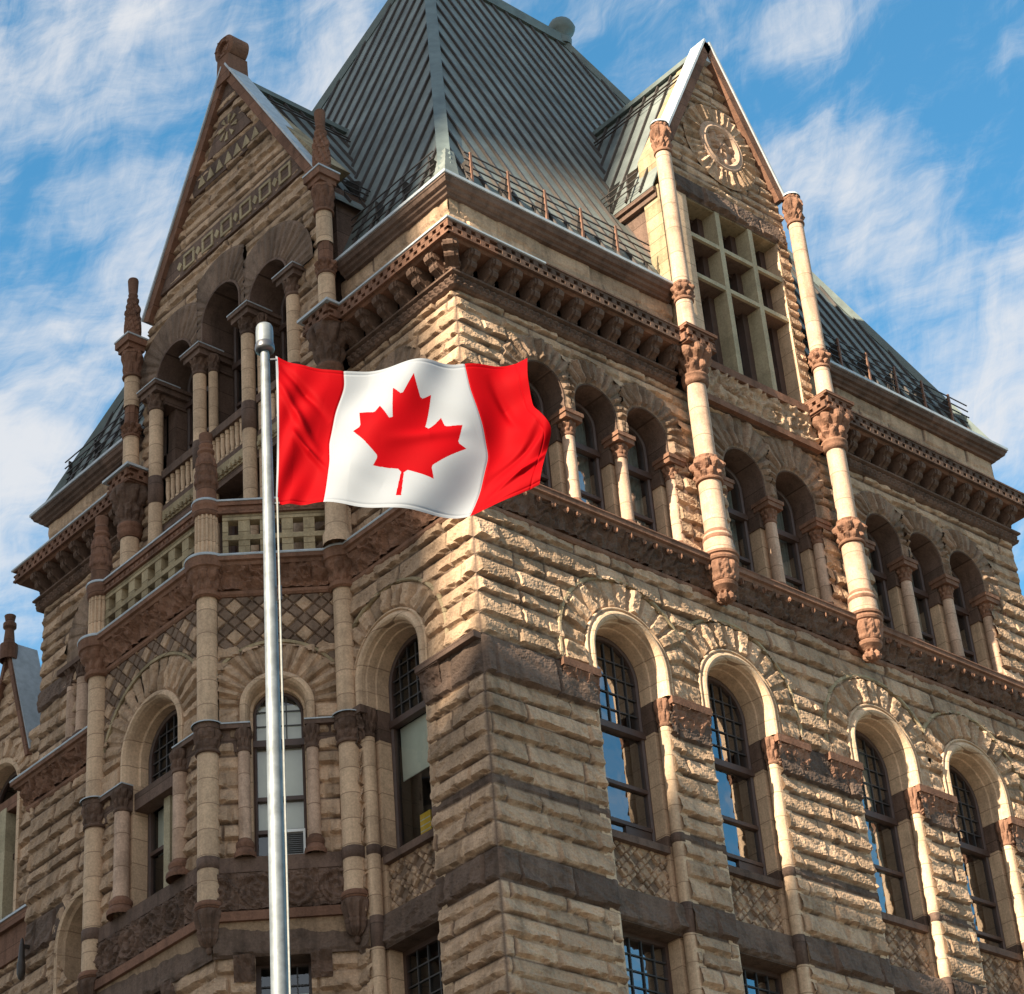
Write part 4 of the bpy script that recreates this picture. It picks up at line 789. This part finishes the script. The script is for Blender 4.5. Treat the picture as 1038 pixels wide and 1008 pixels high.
def dec_s(m, h0, h1):
    for k in range(8):
        a = k*PI/4+.2
        m.prism(FG, [(HX+.1*math.cos(a), 36.08+.1*math.sin(a)), (HX+.33*math.cos(a-.17), 36.08+.33*math.sin(a-.17)), (HX+.33*math.cos(a+.17), 36.08+.33*math.sin(a+.17))], .06, .1)
gband(35.68, 36.45, 'starburst_panel', dec_s, .35); gband(36.72, 37.4, 'gable_tip', lambda m, a, b: m.box(FG, HX-.01, HX+.01, .05, .06, 36.8, 36.81), .05)
coping(FG, HX, HA+.14, HX-2.95, HA+.14-2.95*HS, -.22, .17); coping(FG, HX+.001, HA+.135, HX+2.96, HA+.135-2.96*HS, -.22, .17)
m = MB(); m.prism(FG, [(HX-.24, 37.3), (HX+.24, 37.3), (HX+.2, 38.0), (HX-.2, 38.0)], -.3, .2); 
ap = m.build('apex_block', M_RED, B); wh = MB()
A = np.linspace(0, 2*PI, 33); prw = [(.0, .12), (.16, .12), (.17, .2), (.25, .22), (.33, .16), (.33, -.26), (.0, -.26)]
wh.grid(np.array([[FG.P(HX+r*math.cos(a), d, 38.27+r*math.sin(a)) for r, d in prw] for a in A]))
for k in range(6): a = k*PI/3; wh.lathe(FG.P(HX+.22*math.cos(a), .2, 0)[:2], [(0, 38.27+.22*math.sin(a)-.05), (.05, 38.27+.22*math.sin(a)), (0, 38.27+.22*math.sin(a)+.05)], 8)
wh.build('wheel_finial', M_RED, ap)
roof_pair(FG, HX, HA-.1, 3.15, HA-.1-3.15*HS, -.18, -4.5, 'gable_roof')
st = MB()
for d in (-.9, -1.7): st.prism(frame((-.1-d, 3.45), (0, 1), (1, 0)), [(0, 32.5), (.4, 33.3), (-.05, 33.0)], -.02, .02)
for k in range(3): st.beam((.4, 3.42, 32.6+.14*k), (2.4, 3.42, 32.6+.14*k), .022, .022)
st.build('snow_rail', M_IRON, B)
for a, b in ((3.45, 3.75), (9.2, 9.5)): MB().box(FG, a, b, -4, -.3, 29.5, 32.6).build('gable_cheek', M_BROWN, B)
# gable corner shafts: terrace column, leaf capital, cornice block, shaft, pinnacle
def gable_shaft(yy, s):
    x = -.34; c = (x, yy)
    sh = MB().lathe(c, sk([(.36, 24.0), (.36, 24.2), (.3, 24.3), (.28, 24.6), (.265, 27.5)], .70), 24).build('terrace_column', M_SMOOTH, B, True)
    MB().lathe(c, sk([(.27, 27.5), (.33, 27.55), (.37, 27.63), (.33, 27.71), (.37, 27.75), (.36, 27.83), (.29, 27.86)], .70), 24).build('neck_ring', M_RED, sh, True)
    pr, fn = leafcap(.29, .56, 27.86, 28.66, 8, 21); MB().lathe(c, sk(pr, .74), 60, fn).build('capital', M_CARVE, sh)
    m = MB(); m.box(FL, yy-.38, yy+.38, -.05, .66, 28.64, 28.68); m.box(FL, yy-.36, yy+.36, -.05, .60, 28.68, 28.97); m.build('cornice_block', M_RED, sh)
    MB().box(FL, yy-.46, yy+.46, -.05, .72, 28.965, 29.02).build('block_flashing', M_LEAD, sh)
    checker(FL, yy-.36, yy+.36, .60, 28.67); checker(frame((0, yy-.36), (-1, 0), (0, -1)), .1, .63, 0, 28.67)
    u = MB().lathe(c, sk([(.25, 29.02), (.235, 29.5), (.23, 29.95)], .70), 24).build('upper_shaft', M_SMOOTH, B, True)
    pr, fn = leafcap(.225, .26, 30.0, 30.28, 8, 5); MB().lathe(c, sk(pr+[(.24, 30.3), (.24, 30.72), (.2, 30.73)], .7), 40, fn).build('shaft_band', M_RED, u)
    MB().lathe(c, sk([(.23, 30.7), (.225, 31.5)], .70), 24).build('upper_drum', M_SMOOTH, u, True)
    pr, fn = leafcap(.235, .30, 31.5, 32.1, 8, 8); MB().lathe(c, sk(pr, .74), 44, lambda A, Z: fn(A, Z)*.5).build('capital', M_RED, u)
    m = MB(); m.box(FL, yy-.2, yy+.2, .16, .56, 32.1, 32.22); m.box(FL, yy-.25, yy+.25, .11, .61, 32.22, 32.38); m.build('abacus', M_RED, u); MB().box(FL, yy-.265, yy+.265, .1, .625, 32.381, 32.42).build('abacus_flashing', M_LEAD, u)
    pin = [(.3, 32.42), (.29, 32.5), (.25, 32.55), (.25, 32.62), (.235, 33.0), (.2, 33.3), (.165, 33.42), (.19, 33.46), (.19, 33.5), (.13, 33.54), (.155, 33.62), (.135, 33.66), (.15, 33.75), (.17, 34.0), (.155, 34.04), (0, 34.06)]
    p2 = []
    for a, b in zip(pin[:-1], pin[1:]): p2 += [(a[0]+(b[0]-a[0])*t, a[1]+(b[1]-a[1])*t) for t in np.linspace(0, 1, 1+max(1, int((b[1]-a[1])/.04)), endpoint=False)]
    MB().lathe(c, sk(p2+[pin[-1]], .68), 32, lambda A, Z: ((Z > 32.6)*(Z < 33.38))*.018*np.sign(np.sin(A*8+Z*14))*1.0+((Z > 33.0)*(Z < 33.4))*.015*np.sin(A*3-Z*22)).build('pinnacle', M_RED, u)
gable_shaft(3.16, 1); gable_shaft(9.74, -1)

# ------------------------------------------------------------------ oriel with terrace on top
mb = MB()
def keep_o(F, uc, r, zc, L, ro):
    return lambda u, z: ~((np.hypot(u-uc, z-zc) < ro-.06) & (z >= zc)) & ~((np.abs(u-uc) < ro-.06) & (z > 20.82) & (z < zc)) & ~((np.abs(u-uc) < r) & (z < zc) & (z > 18.3)) & ~((np.hypot(u-uc, z-zc) < r) & (z >= zc))
CSO = courses(18.38, 22.35, [20.24, 20.78], .25, .4, 33)
rockwall(mb, FC, .1, CL-.1, 18.38, 22.4, CSO, 91, keep=keep_o(FC, 1.24, .62, 21.15, CL, 1.22), amp=.06, kinds=False, lens=(.3, .6)); rockwall(mb, FF, .1, 3.35, 18.38, 22.4, CSO, 92, keep=keep_o(FF, 1.72, .9, 21.25, 3.45, 1.6), amp=.06, kinds=False, lens=(.3, .6))
rockwall(mb, FB, .1, CL-.1, 14, 23.3, courses(14, 23.3, [], .25, .4, 3), 93, step=.06)
OW = mb.build('oriel_wall', M_ROCK, B)
for F, L, uc, r, zc, ro, nv in ((FC, CL, 1.24, .6, 21.15, 1.22, 15), (FF, 3.45, 1.72, .92, 21.25, 1.6, 17)):
    kp = lambda u, z, L=L: (u > .12) & (u < L-.12)
    vouss(MB(), F, uc, zc, 20.8, r+.02, ro, nv, int(L*40), .0, .06, keep=kp).build('arch_stones', M_ROCK, B)
    MB().arch(F, uc, zc, 20.8, [(ro-.01, -.02), (ro-.01, .05), (ro+.04, .06), (ro+.05, -.02)], 40, kp).build('hood_mould', M_ASH, B)
    MB().arch(F, uc, zc, 20.8, [(r+.03, -.02), (r+.03, .07), (r-.01, .1), (r-.06, .1), (r-.1, .05), (r-.12, -.02), (r-.13, -.2), (r-.17, -.22), (r-.17, -.45)], 40).build('arch_mould', M_SMOOTH, B)
    # diaper work above
    dp = MB(); dp.box(F, .1, L-.1, -.3, -.0, 22.3, 23.3, 0, .2, 0.)
    p = .60
    kd = lambda u, z: (u > .12) & (u < L-.12) & (z < 23.29) & (np.hypot(u-uc, z-zc) > ro+.05) & (z > 21.6)
    U, Z = np.meshgrid(np.linspace(.1, L-.1, int(L/.02)), np.linspace(21.6, 23.3, 86)); zz = np.abs(((U/p) % 1)-.5)*2; ph = ((Z-21.6)/p*1.0+zz*.5) % 1.0
    a_ = ((U+ (Z-21.6))/p) % 1; b_ = ((U-(Z-21.6))/p) % 1
    dark = (a_ < .44) | (b_ < .44); e = np.minimum(np.minimum(a_, np.abs(a_-.44)), np.minimum(b_, np.abs(b_-.44)))*p
    D = np.clip((np.minimum(e, 1-np.maximum(a_, b_))-.006)/.02, 0, 1)*(.03+.05*chip(U, Z, 5)*(~dark)+.012*dark)
    dp.grid(F.P(U, .005+D, Z), kd((U[:-1, :-1]+U[1:, 1:])/2, (Z[:-1, :-1]+Z[1:, 1:])/2), 0, vn(U*3, Z*3, 2), dark.astype(float)*.8)
    dp.build('diaper_work', M_ROCK, B)
    # impost moulding and jamb columns, sill, carved apron, lower wall
    hw = r+.02
    for s in (-1, 1):
        a, b = sorted((uc+s*(hw-.17), L/2+s*(L/2-.15))); mb = MB(); mb.box(F, a, b, -.3, .15, 20.70, 20.78); mb.box(F, a, b, -.3, .05, 20.3, 20.70); im = mb.build('impost_band', M_BROWN, B)
        MB().box(F, a, b, -.3, .165, 20.781, 20.805).build('impost_flashing', M_LEAD, im)
        x = uc+s*(hw-.05); c = F.P(x, .06, 0); column('colonnette', c[0], c[1], 18.34, 20.68, .105 if F is FC else .14, .42, .34, M_WARM, M_CARVE, B, None, F, 16, (), M_RED)
        mb = MB(); mb.box(F, *sorted((uc+s*(r-.16), uc+s*(r+.04))), -.5, -.08, 18.3, 20.8); mb.build('jamb', M_SMOOTH, B)
    mb = MB(); mb.box(F, -.05, L+.05, -.5, .10, 18.10, 18.36); mb.build('oriel_sill', M_BROWN, B)
    MB().box(F, -.05, L+.05, -.5, .08, 17.38, 18.12).build('apron_block', M_BROWN, B)
    carved(MB(), F, .02, L-.02, 17.44, 18.08, lambda z: .085+0*z, .085, lambda u, z: scroll(u, z, .64, 17.44, 2), .02).build('carved_apron', M_CARVE, B)
    MB().box(F, -.1, L+.1, -.5, .17, 17.24, 17.40).build('apron_ledge', M_RED, B)
    mb = MB(); mb.add(np.concatenate([F.P(np.array([-.05, L+.05]), .1, 17.25), F.P(np.array([L+.05, -.05]), -.02, 16.7)]), [(0, 1, 2, 3)]); lw_, lo_ = (.44, 16.68)
    rockwall(mb, F, -.02, uc-lw_, 13.6, 16.75, courses(13.6, 16.75, [], .3, .5, 8), 95, d0=-.06, kindval=0); rockwall(mb, F, uc+lw_, L, 13.6, 16.75, courses(13.6, 16.75, [], .3, .5, 8), 96, d0=-.06, kindval=0)
    rockwall(mb, F, -.02, L, 16.66, 17.25, np.array([16.66, 17.25]), 97, d0=.03, kindval=1, lens=(3.4, 4), amp=.035, blg=.25); mb.box(F, uc-lw_-.3, uc+lw_+.3, -.5, -.02, 16.66, 17.2, 0, .3, 1.); mb.build('oriel_base', M_ROCK, B)
    for s in (-1, 1): carved(MB(), F, *sorted((uc+s*lw_, uc+s*(lw_+.34))), 16.25, 16.66, lambda z: .0+.12*(z-16.25)/.4, .07, lambda u, z: carve(u, z, 7)).build('lintel_capital', M_CARVE, B)
    window(F, uc, lw_+.02, 13.8, None, -.35, B, ztop=16.7, nbars=(4, 9), barz=(13.9, 16.6), room=.6, blind=(14.0, 16.2))
WC = window(FC, 1.24, .44, 18.42, 21.15, -.34, B, transom=20.6, rails=(19.58, 18.98), nbars=(3, 3), barz=(20.68, 21.5), fw=.06, room=.05, blind=(18.98, 21.4))
WF = window(FF, 1.72, .74, 18.42, 21.25, -.38, B, transom=20.45, rails=(19.5,), nbars=(6, 6), barz=(20.55, 21.9), fw=.08, mull=True, room=.7, blind=(19.5, 20.35))
MB().box(FF, .9, 2.55, -.4, -.1, 20.3, 20.62).build('stone_transom', M_BROWN, WF)
# corner columns of the oriel
for (x, y) in ((-.10, 3.36), (-1.86, 4.93), (-1.88, 8.33), (-.1, 9.9)):
    mb = MB(); mb.lathe((x, y), sk([(.225, 17.5), (.22, 18.2), (.215, 20.3)], .85), 24); mb.lathe((x, y), sk([(.215, 20.78), (.21, 23.3)], .85), 24); sh = mb.build('oriel_column', M_SMOOTH, B, True)
    MB().lathe((x, y), sk([(.2, 18.17), (.235, 18.18), (.235, 18.38), (.2, 18.39)], .85), 24).build('ring', M_BROWN, sh, True)
    pr, fn = leafcap(.22, .29, 20.33, 20.7, 8, 4); MB().lathe((x, y), sk(pr+[(.30, 20.7), (.30, 20.79), (.2, 20.8)], .85), 44, lambda A, Z, fn=fn: fn(A, Z)*.6).build('capital', M_CARVE, sh)
    MB().lathe((x, y), sk([(.33, 20.792), (.335, 20.81), (.2, 20.84)], .85), 24).build('cap_flashing', M_LEAD, sh, True)
    MB().lathe((x, y), sk([(.22, 17.62), (.27, 17.6), (.29, 17.54), (.27, 17.48), (.22, 17.46)], .85), 24).build('base_ring', M_RED, sh, True)
    co = MB().lathe((x, y), sk([(0, 16.74), (.05, 16.76), (.07, 16.82), (.05, 16.86), (.13, 16.9), (.19, 16.97), (.2, 17.05), (.22, 17.08), (.22, 17.12), (.2, 17.14), (.25, 17.25), (.285, 17.36), (.29, 17.44), (.24, 17.48)], .85), 40, lambda A, Z: .025*np.cos(A*9)*(Z > 16.88)*(Z < 17.42)); co.build('corbel', M_CARVE, sh)
    pr, fn = leafcap(.25, .40, 23.36, 23.78, 9, 9); MB().lathe((x, y), sk([(.24, 23.25), (.3, 23.28), (.31, 23.33)]+pr[5:]+[(.44, 23.80), (.46, 23.985)], .84), 48, lambda A, Z, fn=fn: fn(A, Z)*.6*(Z < 23.78)).build('band_capital', M_CARVER, sh)
    MB().lathe((x, y), sk([(.465, 23.98), (.475, 24.0), (.46, 24.035), (.2, 24.06)], .845), 28).build('band_flashing', M_LEAD, sh, True)
ter = MB(); poly = [(.3, 3.2), (0, 3.4), (-1.8, 4.9), (-1.8, 8.35), (0, 9.85), (.3, 10)]; ter.add([(x, y, z) for z in (23.9, 23.97) for x, y in poly], [tuple(range(6)), tuple(range(6, 12))]); ter.build('terrace_floor', M_BROWN, B)
# pierced balustrade
for F, L, n in ((FC, CL, 5), (FF, 3.45, 7), (FB, CL, 5)):
    mb = MB(); a, b = .22, L-.22; 
    for z0, z1 in ((24.0, 24.13), (24.43, 24.53), (24.84, 24.97)): mb.box(F, a, b, -.1, .1, z0, z1)
    st_ = (b-a)/n
    for k in range(n+1):
        for z0, z1 in ((24.12, 24.44), (24.52, 24.85)): mb.box(F, max(a, a+k*st_-.1), min(b, a+k*st_+.1), -.095, .085, z0, z1)
    o = mb.build('balustrade', M_ASH, B)
    r_ = MB(); r_.box(F, 0, L, -.16, .16, 24.96, 25.0); r_.box(F, 0, L, -.13, .13, 25.0, 25.16); 
    for k in range(int((L-.2)/.16)): r_.box(F, .12+.16*k, .2+.16*k, .12, .16, 25.0, 25.07)
    r_.box(F, 0, L, -.17, .17, 25.12, 25.2); r_.build('rail', M_RED, o); MB().box(F, -.02, L+.02, -.19, .19, 25.201, 25.235).build('rail_flashing', M_LEAD, o)
for i, (x, y) in enumerate(((-.10, 3.36), (-1.86, 4.93), (-1.88, 8.33))):
    p = MB().lathe((x, y), sk([(.29, 23.98), (.275, 24.05), (.265, 24.95)], .76), 96, lambda A, Z: -.026*np.clip(np.cos(A*16), -.2, 1)*(Z > 24.02)).build('post', M_SMOOTH, B)
    MB().lathe((x, y), sk([(.27, 24.93), (.31, 24.95), (.33, 25.02), (.3, 25.06), (.34, 25.12), (.34, 25.2), (.1, 25.22)], .76), 28).build('post_cap', M_RED, p, True); MB().lathe((x, y), sk([(.345, 25.2), (.355, 25.22), (.34, 25.25), (.15, 25.28)], .76), 28).build('cap_flashing', M_LEAD, p, True)
    if i:
        pin = [(.25, 25.26), (.24, 25.55), (.25, 25.6), (.26, 25.68), (.23, 25.78), (.25, 25.86), (.215, 25.98), (.235, 26.06), (.19, 26.2), (.17, 26.3), (.21, 26.34), (.21, 26.38), (.15, 26.42), (.18, 26.5), (.15, 26.56), (.17, 26.68), (.17, 26.74), (0, 26.76)]
        p2 = []
        for a, b in zip(pin[:-1], pin[1:]): p2 += [(a[0]+(b[0]-a[0])*t, a[1]+(b[1]-a[1])*t) for t in np.linspace(0, 1, 1+max(1, int((b[1]-a[1])/.04)), endpoint=False)]
        MB().lathe((x, y), sk(p2+[pin[-1]], .74), 36, lambda A, Z: .035*np.abs(np.sin(A*4+Z*6))*((Z > 25.62)*(Z < 26.25))).build('finial', M_RED, p)

# ================================================================== other things
wing = thing('gabled_wing', 'lower gabled stone wing with an arched window at the left edge of the photo', 'building', (1.2, 16.8, 0))
FWG = frame((1.2, 0), (0, 1), (-1, 0))
kw = lambda u, z: (np.abs(u-16.8) < np.maximum((28.7-z)/3.0, 0)) | ((z < 26.4) & (u > 14.0))
kw2 = lambda u, z: kw(u, z) & ~((np.abs(u-17.0) < .9) & (z < 25.2) & (z > 22.1)) & ~((np.hypot(u-17.0, z-25.2) < .88) & (z >= 25.2))
rockwall(MB(), FWG, 14.0, 20, 19, 28.7, courses(19, 28.7, [], .25, .42, 6), 19, keep=kw2, step=.045, kinds=False).build('wall', M_ROCK, wing)
MB().box(FWG, 14.2, 20, -8, -1.0, 0, 26.2).build('rear_mass', M_ASH, wing); MB().box(FWG, 14.0, 20, -1.0, -.02, 0, 19.05).build('lower_wall', M_ASH, wing); MB().box(FWG, 13.95, 14.0, -8, -.02, 0, 26.2).build('side_wall', M_ASH, wing)
vouss(MB(), FWG, 17.0, 25.2, 25.1, .9, 1.4, 13, 7, .02, .05).build('arch_stones', M_ROCK, wing); MB().arch(FWG, 17.0, 25.2, 22.2, [(.93, 0), (.93, .1), (.82, .1), (.78, 0), (.78, -.4)]).build('arch_mould', M_SMOOTH, wing)
ww = window(FWG, 17.0, .77, 22.2, 25.2, -.3, wing, transom=23.9, room=.5); MB().box(FWG, 16.87, 17.13, -.4, -.05, 22.2, 25.0).build('mullion', M_MULL, ww); MB().box(FWG, 16.25, 17.75, -.4, -.07, 24.9, 25.2).build('stone_transom', M_RED, ww)
lv = MB()
for k in range(24): lv.box(FWG, 16.25, 17.75, -.36, -.3, 22.3+.11*k, 22.35+.11*k)
lv.build('louvre', M_BAR, ww)
mb = MB(); mb.box(FWG, 14.2, 20, -.2, .25, 21.9, 22.1); mb.box(FWG, 14.2, 20, -.2, .15, 21.2, 21.9); si = mb.build('sill_course', M_RED, wing); MB().box(FWG, 14.2, 20, -.2, .28, 22.1, 22.15).build('sill_flashing', M_LEAD, si)
for s in (-1, 1):
    cpw = MB().prism(FWG, [(16.8, 28.95), (16.8, 28.6), (16.8+s*.95, 25.75), (16.8+s*1.06, 25.75)], -.5, .15).build('coping', M_RED, wing)
    MB().prism(FWG, [(16.8, 29.0), (16.8, 28.92), (16.8+s*1.02, 25.9), (16.8+s*1.06, 25.9)], -.62, .1).build('coping_flashing', M_LEAD, cpw)
MB().lathe((1.1, 16.8), [(.2, 28.5), (.2, 28.9), (.13, 28.95), (.1, 29.3), (.15, 29.35), (.15, 29.45), (.1, 29.5), (.13, 29.65), (0, 29.7)], 14).build('pinnacle', M_RED, wing)
r = MB(); r.add([(1.3, 16.8, 28.6), (1.3, 15.5, 25.0), (8, 15.5, 25.0), (8, 16.8, 28.6)], [(0, 1, 2, 3)]); r.add([(1.3, 16.8, 28.6), (1.3, 18.1, 25), (8, 18.1, 25), (8, 16.8, 28.6)], [(0, 1, 2, 3)]); r.build('wing_roof', M_ROOF, wing)
# wall lantern on the left end of the building
lan = thing('wall_lantern', 'small dark wall lantern fixed to the rough stone at the left end of the building', 'lamp', (0, 13.55, 19.9))
lp = FL.P(13.5, .22, 0); MB().box(FL, 13.47, 13.53, .0, .25, 20.3, 20.36).build('bracket', M_IRON, lan)
MB().lathe((lp[0], lp[1]), [(0, 19.62), (.05, 19.66), (.08, 19.75), (.085, 19.95), (.07, 20.0), (.05, 20.3), (.03, 20.45), (0, 20.5)], 14).build('shade', M_IRON, lan, True)
# air conditioner in the oriel window
acu = FC.P(1.02, -.25, 18.48); ac = thing('air_conditioner', 'white framed window air conditioner sitting in the lower sash of the oriel window', 'air conditioner', tuple(acu))
m = MB(); 
for a, b, c, d in ((.84, 1.22, 18.46, 18.5), (.84, 1.22, 18.9, 18.95), (.84, .875, 18.5, 18.9), (1.185, 1.22, 18.5, 18.9)): m.box(FC, a, b, -.5, -.2, c, d)
m.build('casing', M_WHITE, ac); g = MB(); g.box(FC, .875, 1.185, -.4, -.26, 18.5, 18.9)
for k in range(11): g.box(FC, .875, 1.185, -.27, -.235, 18.51+.036*k, 18.525+.036*k)
g.build('grille', M_GRILLE, ac)
ye = thing('yellow_folder', 'bright yellow folder standing on the sill behind the half open sash window', 'folder', tuple(FL.P(2.36, -.67, 18.24)))
m = MB(); m.box(FL, 2.23, 2.50, -.72, -.62, 18.24, 18.82); m.build('cover', M_YEL, ye)
for k in range(3): MB().box(FL, 2.24, 2.49, -.625, -.615, 18.5+.1*k, 18.515+.1*k).build('rib', M_WHITE, ye)

# ------------------------------------------------------------------ flagpole and flag
PX, PY = -11.835, -10.31
fp = thing('flagpole', 'tall tapered brushed steel flagpole standing in front of the stone building', 'flagpole', (PX, PY, 0))
MB().lathe((PX, PY), [(.30, 0), (.3, .04), (.14, .08), (.095, .3), (.078, 6), (.071, 9), (.058, 12.5), (.043, 15.1), (.041, 15.38)], 32).build('pole', M_STEEL, fp, True)
MB().lathe((PX, PY), [(.05, 15.26), (.088, 15.27), (.094, 15.3), (.09, 15.34), (.083, 15.36)], 28).build('truck_rim', M_STEELD, fp, True)
MB().lathe((PX, PY), [(.083, 15.35), (.083, 15.5), (.079, 15.545), (.07, 15.565), (0, 15.572)], 28).build('truck', M_STEEL, fp, True)
dr = np.array([.75188576, -.65929341, 0]); dn = np.array([.65929341, .75188576, 0]); P_ = np.array([PX, PY, 0])
hy = MB(); pts = [P_+dr*.06+np.array([0, 0, 15.3]), P_+dr*.085+np.array([0, 0, 15.22])]
for z in np.arange(13.6, 1.2, -.5): pts.append(P_+dr*(.085+.0*z)-dn*.05+np.array([0, 0, z]))
for a, b in zip(pts[2:-1], pts[3:]): hy.beam(a, b, .014, .014, (.3, .2, .9))
hy.build('halyard', M_ROPE, fp)
MB().box(frame((PX, PY), dr[:2], -dn[:2]), .07, .10, .0, .03, 12.55, 12.70).build('cleat', M_STEELD, fp)
sg = MB()
for z in (15.17, 13.57): sg.beam(P_+dr*.045+np.array([0, 0, z]), P_+dr*.1+np.array([0, 0, z]), .018, .018)
sg.build('snap_hook', M_STEELD, fp)
COLS = [[(0.098, 15.212), (0.1, 14.769), (0.096, 14.381), (0.083, 13.948), (0.065, 13.55)],
 [(0.726, 15.014), (0.726, 14.857), (0.631, 14.559), (0.563, 14.245), (0.563, 13.995), (0.507, 13.597), (0.495, 13.531)],
 [(1.397, 14.992), (1.359, 14.792), (1.26, 14.178), (1.146, 13.501), (1.114, 13.393)],
 [(1.858, 14.986), (1.893, 14.716), (1.984, 14.29), (2.012, 14.003), (1.914, 13.638), (1.798, 13.365)],
 [(2.45, 15.051), (2.43, 14.77), (2.46, 14.40), (2.61, 14.13), (2.515, 13.869), (2.445, 13.535)]]
NS, NT = 760, 400; S = np.linspace(0, 1, NS+1); T = np.linspace(0, 1, NT+1)
def smooth1(y, k):
    ker = np.hanning(2*k+3)[1:-1]; ker /= ker.sum(); return np.convolve(np.pad(y, k, mode='reflect', reflect_type='odd'), ker, 'valid')
cc = []
for c in COLS:
    c = np.array(c); s_ = np.concatenate([[0], np.cumsum(np.hypot(*np.diff(c, axis=0).T))]); s_ /= s_[-1]
    cc.append(np.stack([smooth1(np.interp(T, s_, c[:, 0]), 26), smooth1(np.interp(T, s_, c[:, 1]), 26)], -1))
cc = np.array(cc); ks = np.array([0, .25, .5, .75, 1.])
lag = np.array([np.prod([(S-ks[j])/(ks[i]-ks[j]) for j in range(5) if j != i], axis=0) for i in range(5)])
lin = np.array([np.clip(1-np.abs(S-k)/.25, 0, 1) for k in ks]); wgt = .65*lag+.35*lin
UV = np.einsum('is,itc->tsc', wgt, cc); SS, TT_ = np.meshgrid(S, T)
ramp_ = np.clip(SS*3, 0, 1)
W_ = ramp_*(.078*np.sin(2*PI*(SS*1.55-.10+.22*TT_))+.035*np.sin(2*PI*(SS*3.4+.9*TT_))+.016*np.sin(2*PI*(SS*2.2-2.6*TT_)))
W_ += .03*(1-np.clip(SS*5, 0, 1))*np.sin(2*PI*(TT_*2.2+SS*6))*np.clip(SS*12, 0, 1)+.035*np.clip(SS*4-3, 0, 1)*np.sin(2*PI*(TT_*2.4+SS*1.5))
def crease(s0, t0, s1, t1, wd, h):
    ax, ay = (s1-s0)*2, t1-t0; L_ = math.hypot(ax, ay); px = (SS-s0)*2; py = TT_-t0; al = (px*ax+py*ay)/L_; ac_ = (-px*ay+py*ax)/L_
    return h*np.exp(-(ac_/wd)**2)*np.clip(1-np.abs(al/L_-.5)*1.7, 0, 1)
W_ += crease(.0, .15, .2, .6, .035, -.05)+crease(.02, .05, .22, .35, .03, .045)+crease(.08, .5, .24, .75, .025, -.045)+crease(.78, .78, 1.0, .5, .035, .05)+crease(.8, .9, 1.0, .75, .025, -.045)+crease(.85, .1, .9, .5, .04, .03)+crease(.45, .55, .7, .45, .04, -.03)+crease(.3, .75, .6, .95, .06, .02)
W_ *= 1.2
for q_ in (.25, .75, .965): W_ += .006*np.exp(-((SS-q_)/.004)**2)
for q_ in (.022, .978): W_ += .005*np.exp(-((TT_-q_)/.006)**2)
G = P_+UV[..., :1]*dr+np.array([0, 0, 1])*UV[..., 1:2]+dn*W_[..., None]
seg = [(-45, -863), (111, -98), (859, 151), (-116, -320), (20, -73), (941, -762), (-212, -99), (-34, -79), (186, -572), (-542, 115), (-73, -38), (-105, -247), (-423, 454), (-111, -57), (204, -1052), (-327, 189), (-91, -27), (-332, -652)]
lf = [(4890, 4430)]
for a, b in seg: lf.append((lf[-1][0]+a, lf[-1][1]+b))
lf = lf+[(9600-x, y) for x, y in lf[::-1]][1:]
lf = np.array([(.508+(x/9600-.5)*.92, .115+(y/4800-.083)*.955+(.26*(x/9600-.5) if y < 3900 else 0)) for x, y in lf])
Sm = (SS[:-1, :-1]+SS[1:, 1:])/2; Tm = (TT_[:-1, :-1]+TT_[1:, 1:])/2; ins = np.zeros(Sm.shape, bool)
for (x0, y0), (x1, y1) in zip(lf, np.roll(lf, -1, 0)):
    if y0 == y1: continue
    cr = (y0 > Tm) != (y1 > Tm); ins ^= cr & (Sm < (x1-x0)*(Tm-y0)/(y1-y0)+x0)
red = (Sm < .25) | (Sm > .75) | ins; red &= Sm > .011
fl = MB().grid(G, None, np.where(red, 0, 1)); flag = fl.build('flag', [M_FRED, M_FWHITE], None, True, 'red and white maple leaf flag blowing from the top of the steel flagpole', 'flag')

# ------------------------------------------------------------------ ground and invented blocks, added out of view to shade the building
g = MB(); g.add([(-1500, -1500, 0), (1500, -1500, 0), (1500, 1500, 0), (-1500, 1500, 0)], [(0, 1, 2, 3)]); g.build('ground', M_GROUND, None, kind='structure')
def tower(name, label, poly, h):
    cx_, cy_ = np.mean(poly, axis=0); t = thing(name, label, 'building', (cx_, cy_, 0)); m = MB(); n = len(poly)
    m.add([(x, y, z) for z in (0, h) for x, y in poly], [tuple(range(n)), tuple(range(n, 2*n))]+[(i, (i+1) % n, n+(i+1) % n, n+i) for i in range(n)]); m.build('wall', M_TOWER, t)
    b = MB()
    for i in range(n):
        a = np.array(poly[i]); c = np.array(poly[(i+1) % n]); L_ = np.linalg.norm(c-a); d_ = (c-a)/L_; nn_ = np.array([d_[1], -d_[0]])
        if nn_ @ (a-np.array([cx_, cy_])) < 0: nn_ = -nn_
        F = frame(a, d_, nn_)
        for z in np.arange(4, h-2, 4.0): b.add([F.P(u, .03, zz) for u, zz in ((.8, z), (L_-.8, z), (L_-.8, z+2.2), (.8, z+2.2))], [(0, 1, 2, 3)])
    b.build('window_strip', M_GLASS, t); return t
tower('shade_tower', 'invented tower out of view, added to shade the left face of the stone building', [(-130, -16.6), (-130, 22), (-165, 22), (-165, -16.6)], 150)  # invented blocker, its edge placed to set the shade line on the left face
U0 = np.array([-58.1, -7.76]); ud = np.array([.967, -.254]); bd = np.array([-.991, -.132])
tower('shade_block', 'invented block out of view, added to shade the foot of the stone building', [tuple(U0-3*ud), tuple(U0+8*ud), tuple(U0+8*ud+10*bd), tuple(U0-3*ud+10*bd)], 54.9)  # invented blocker, its roof edge angled to shade the lower right wall
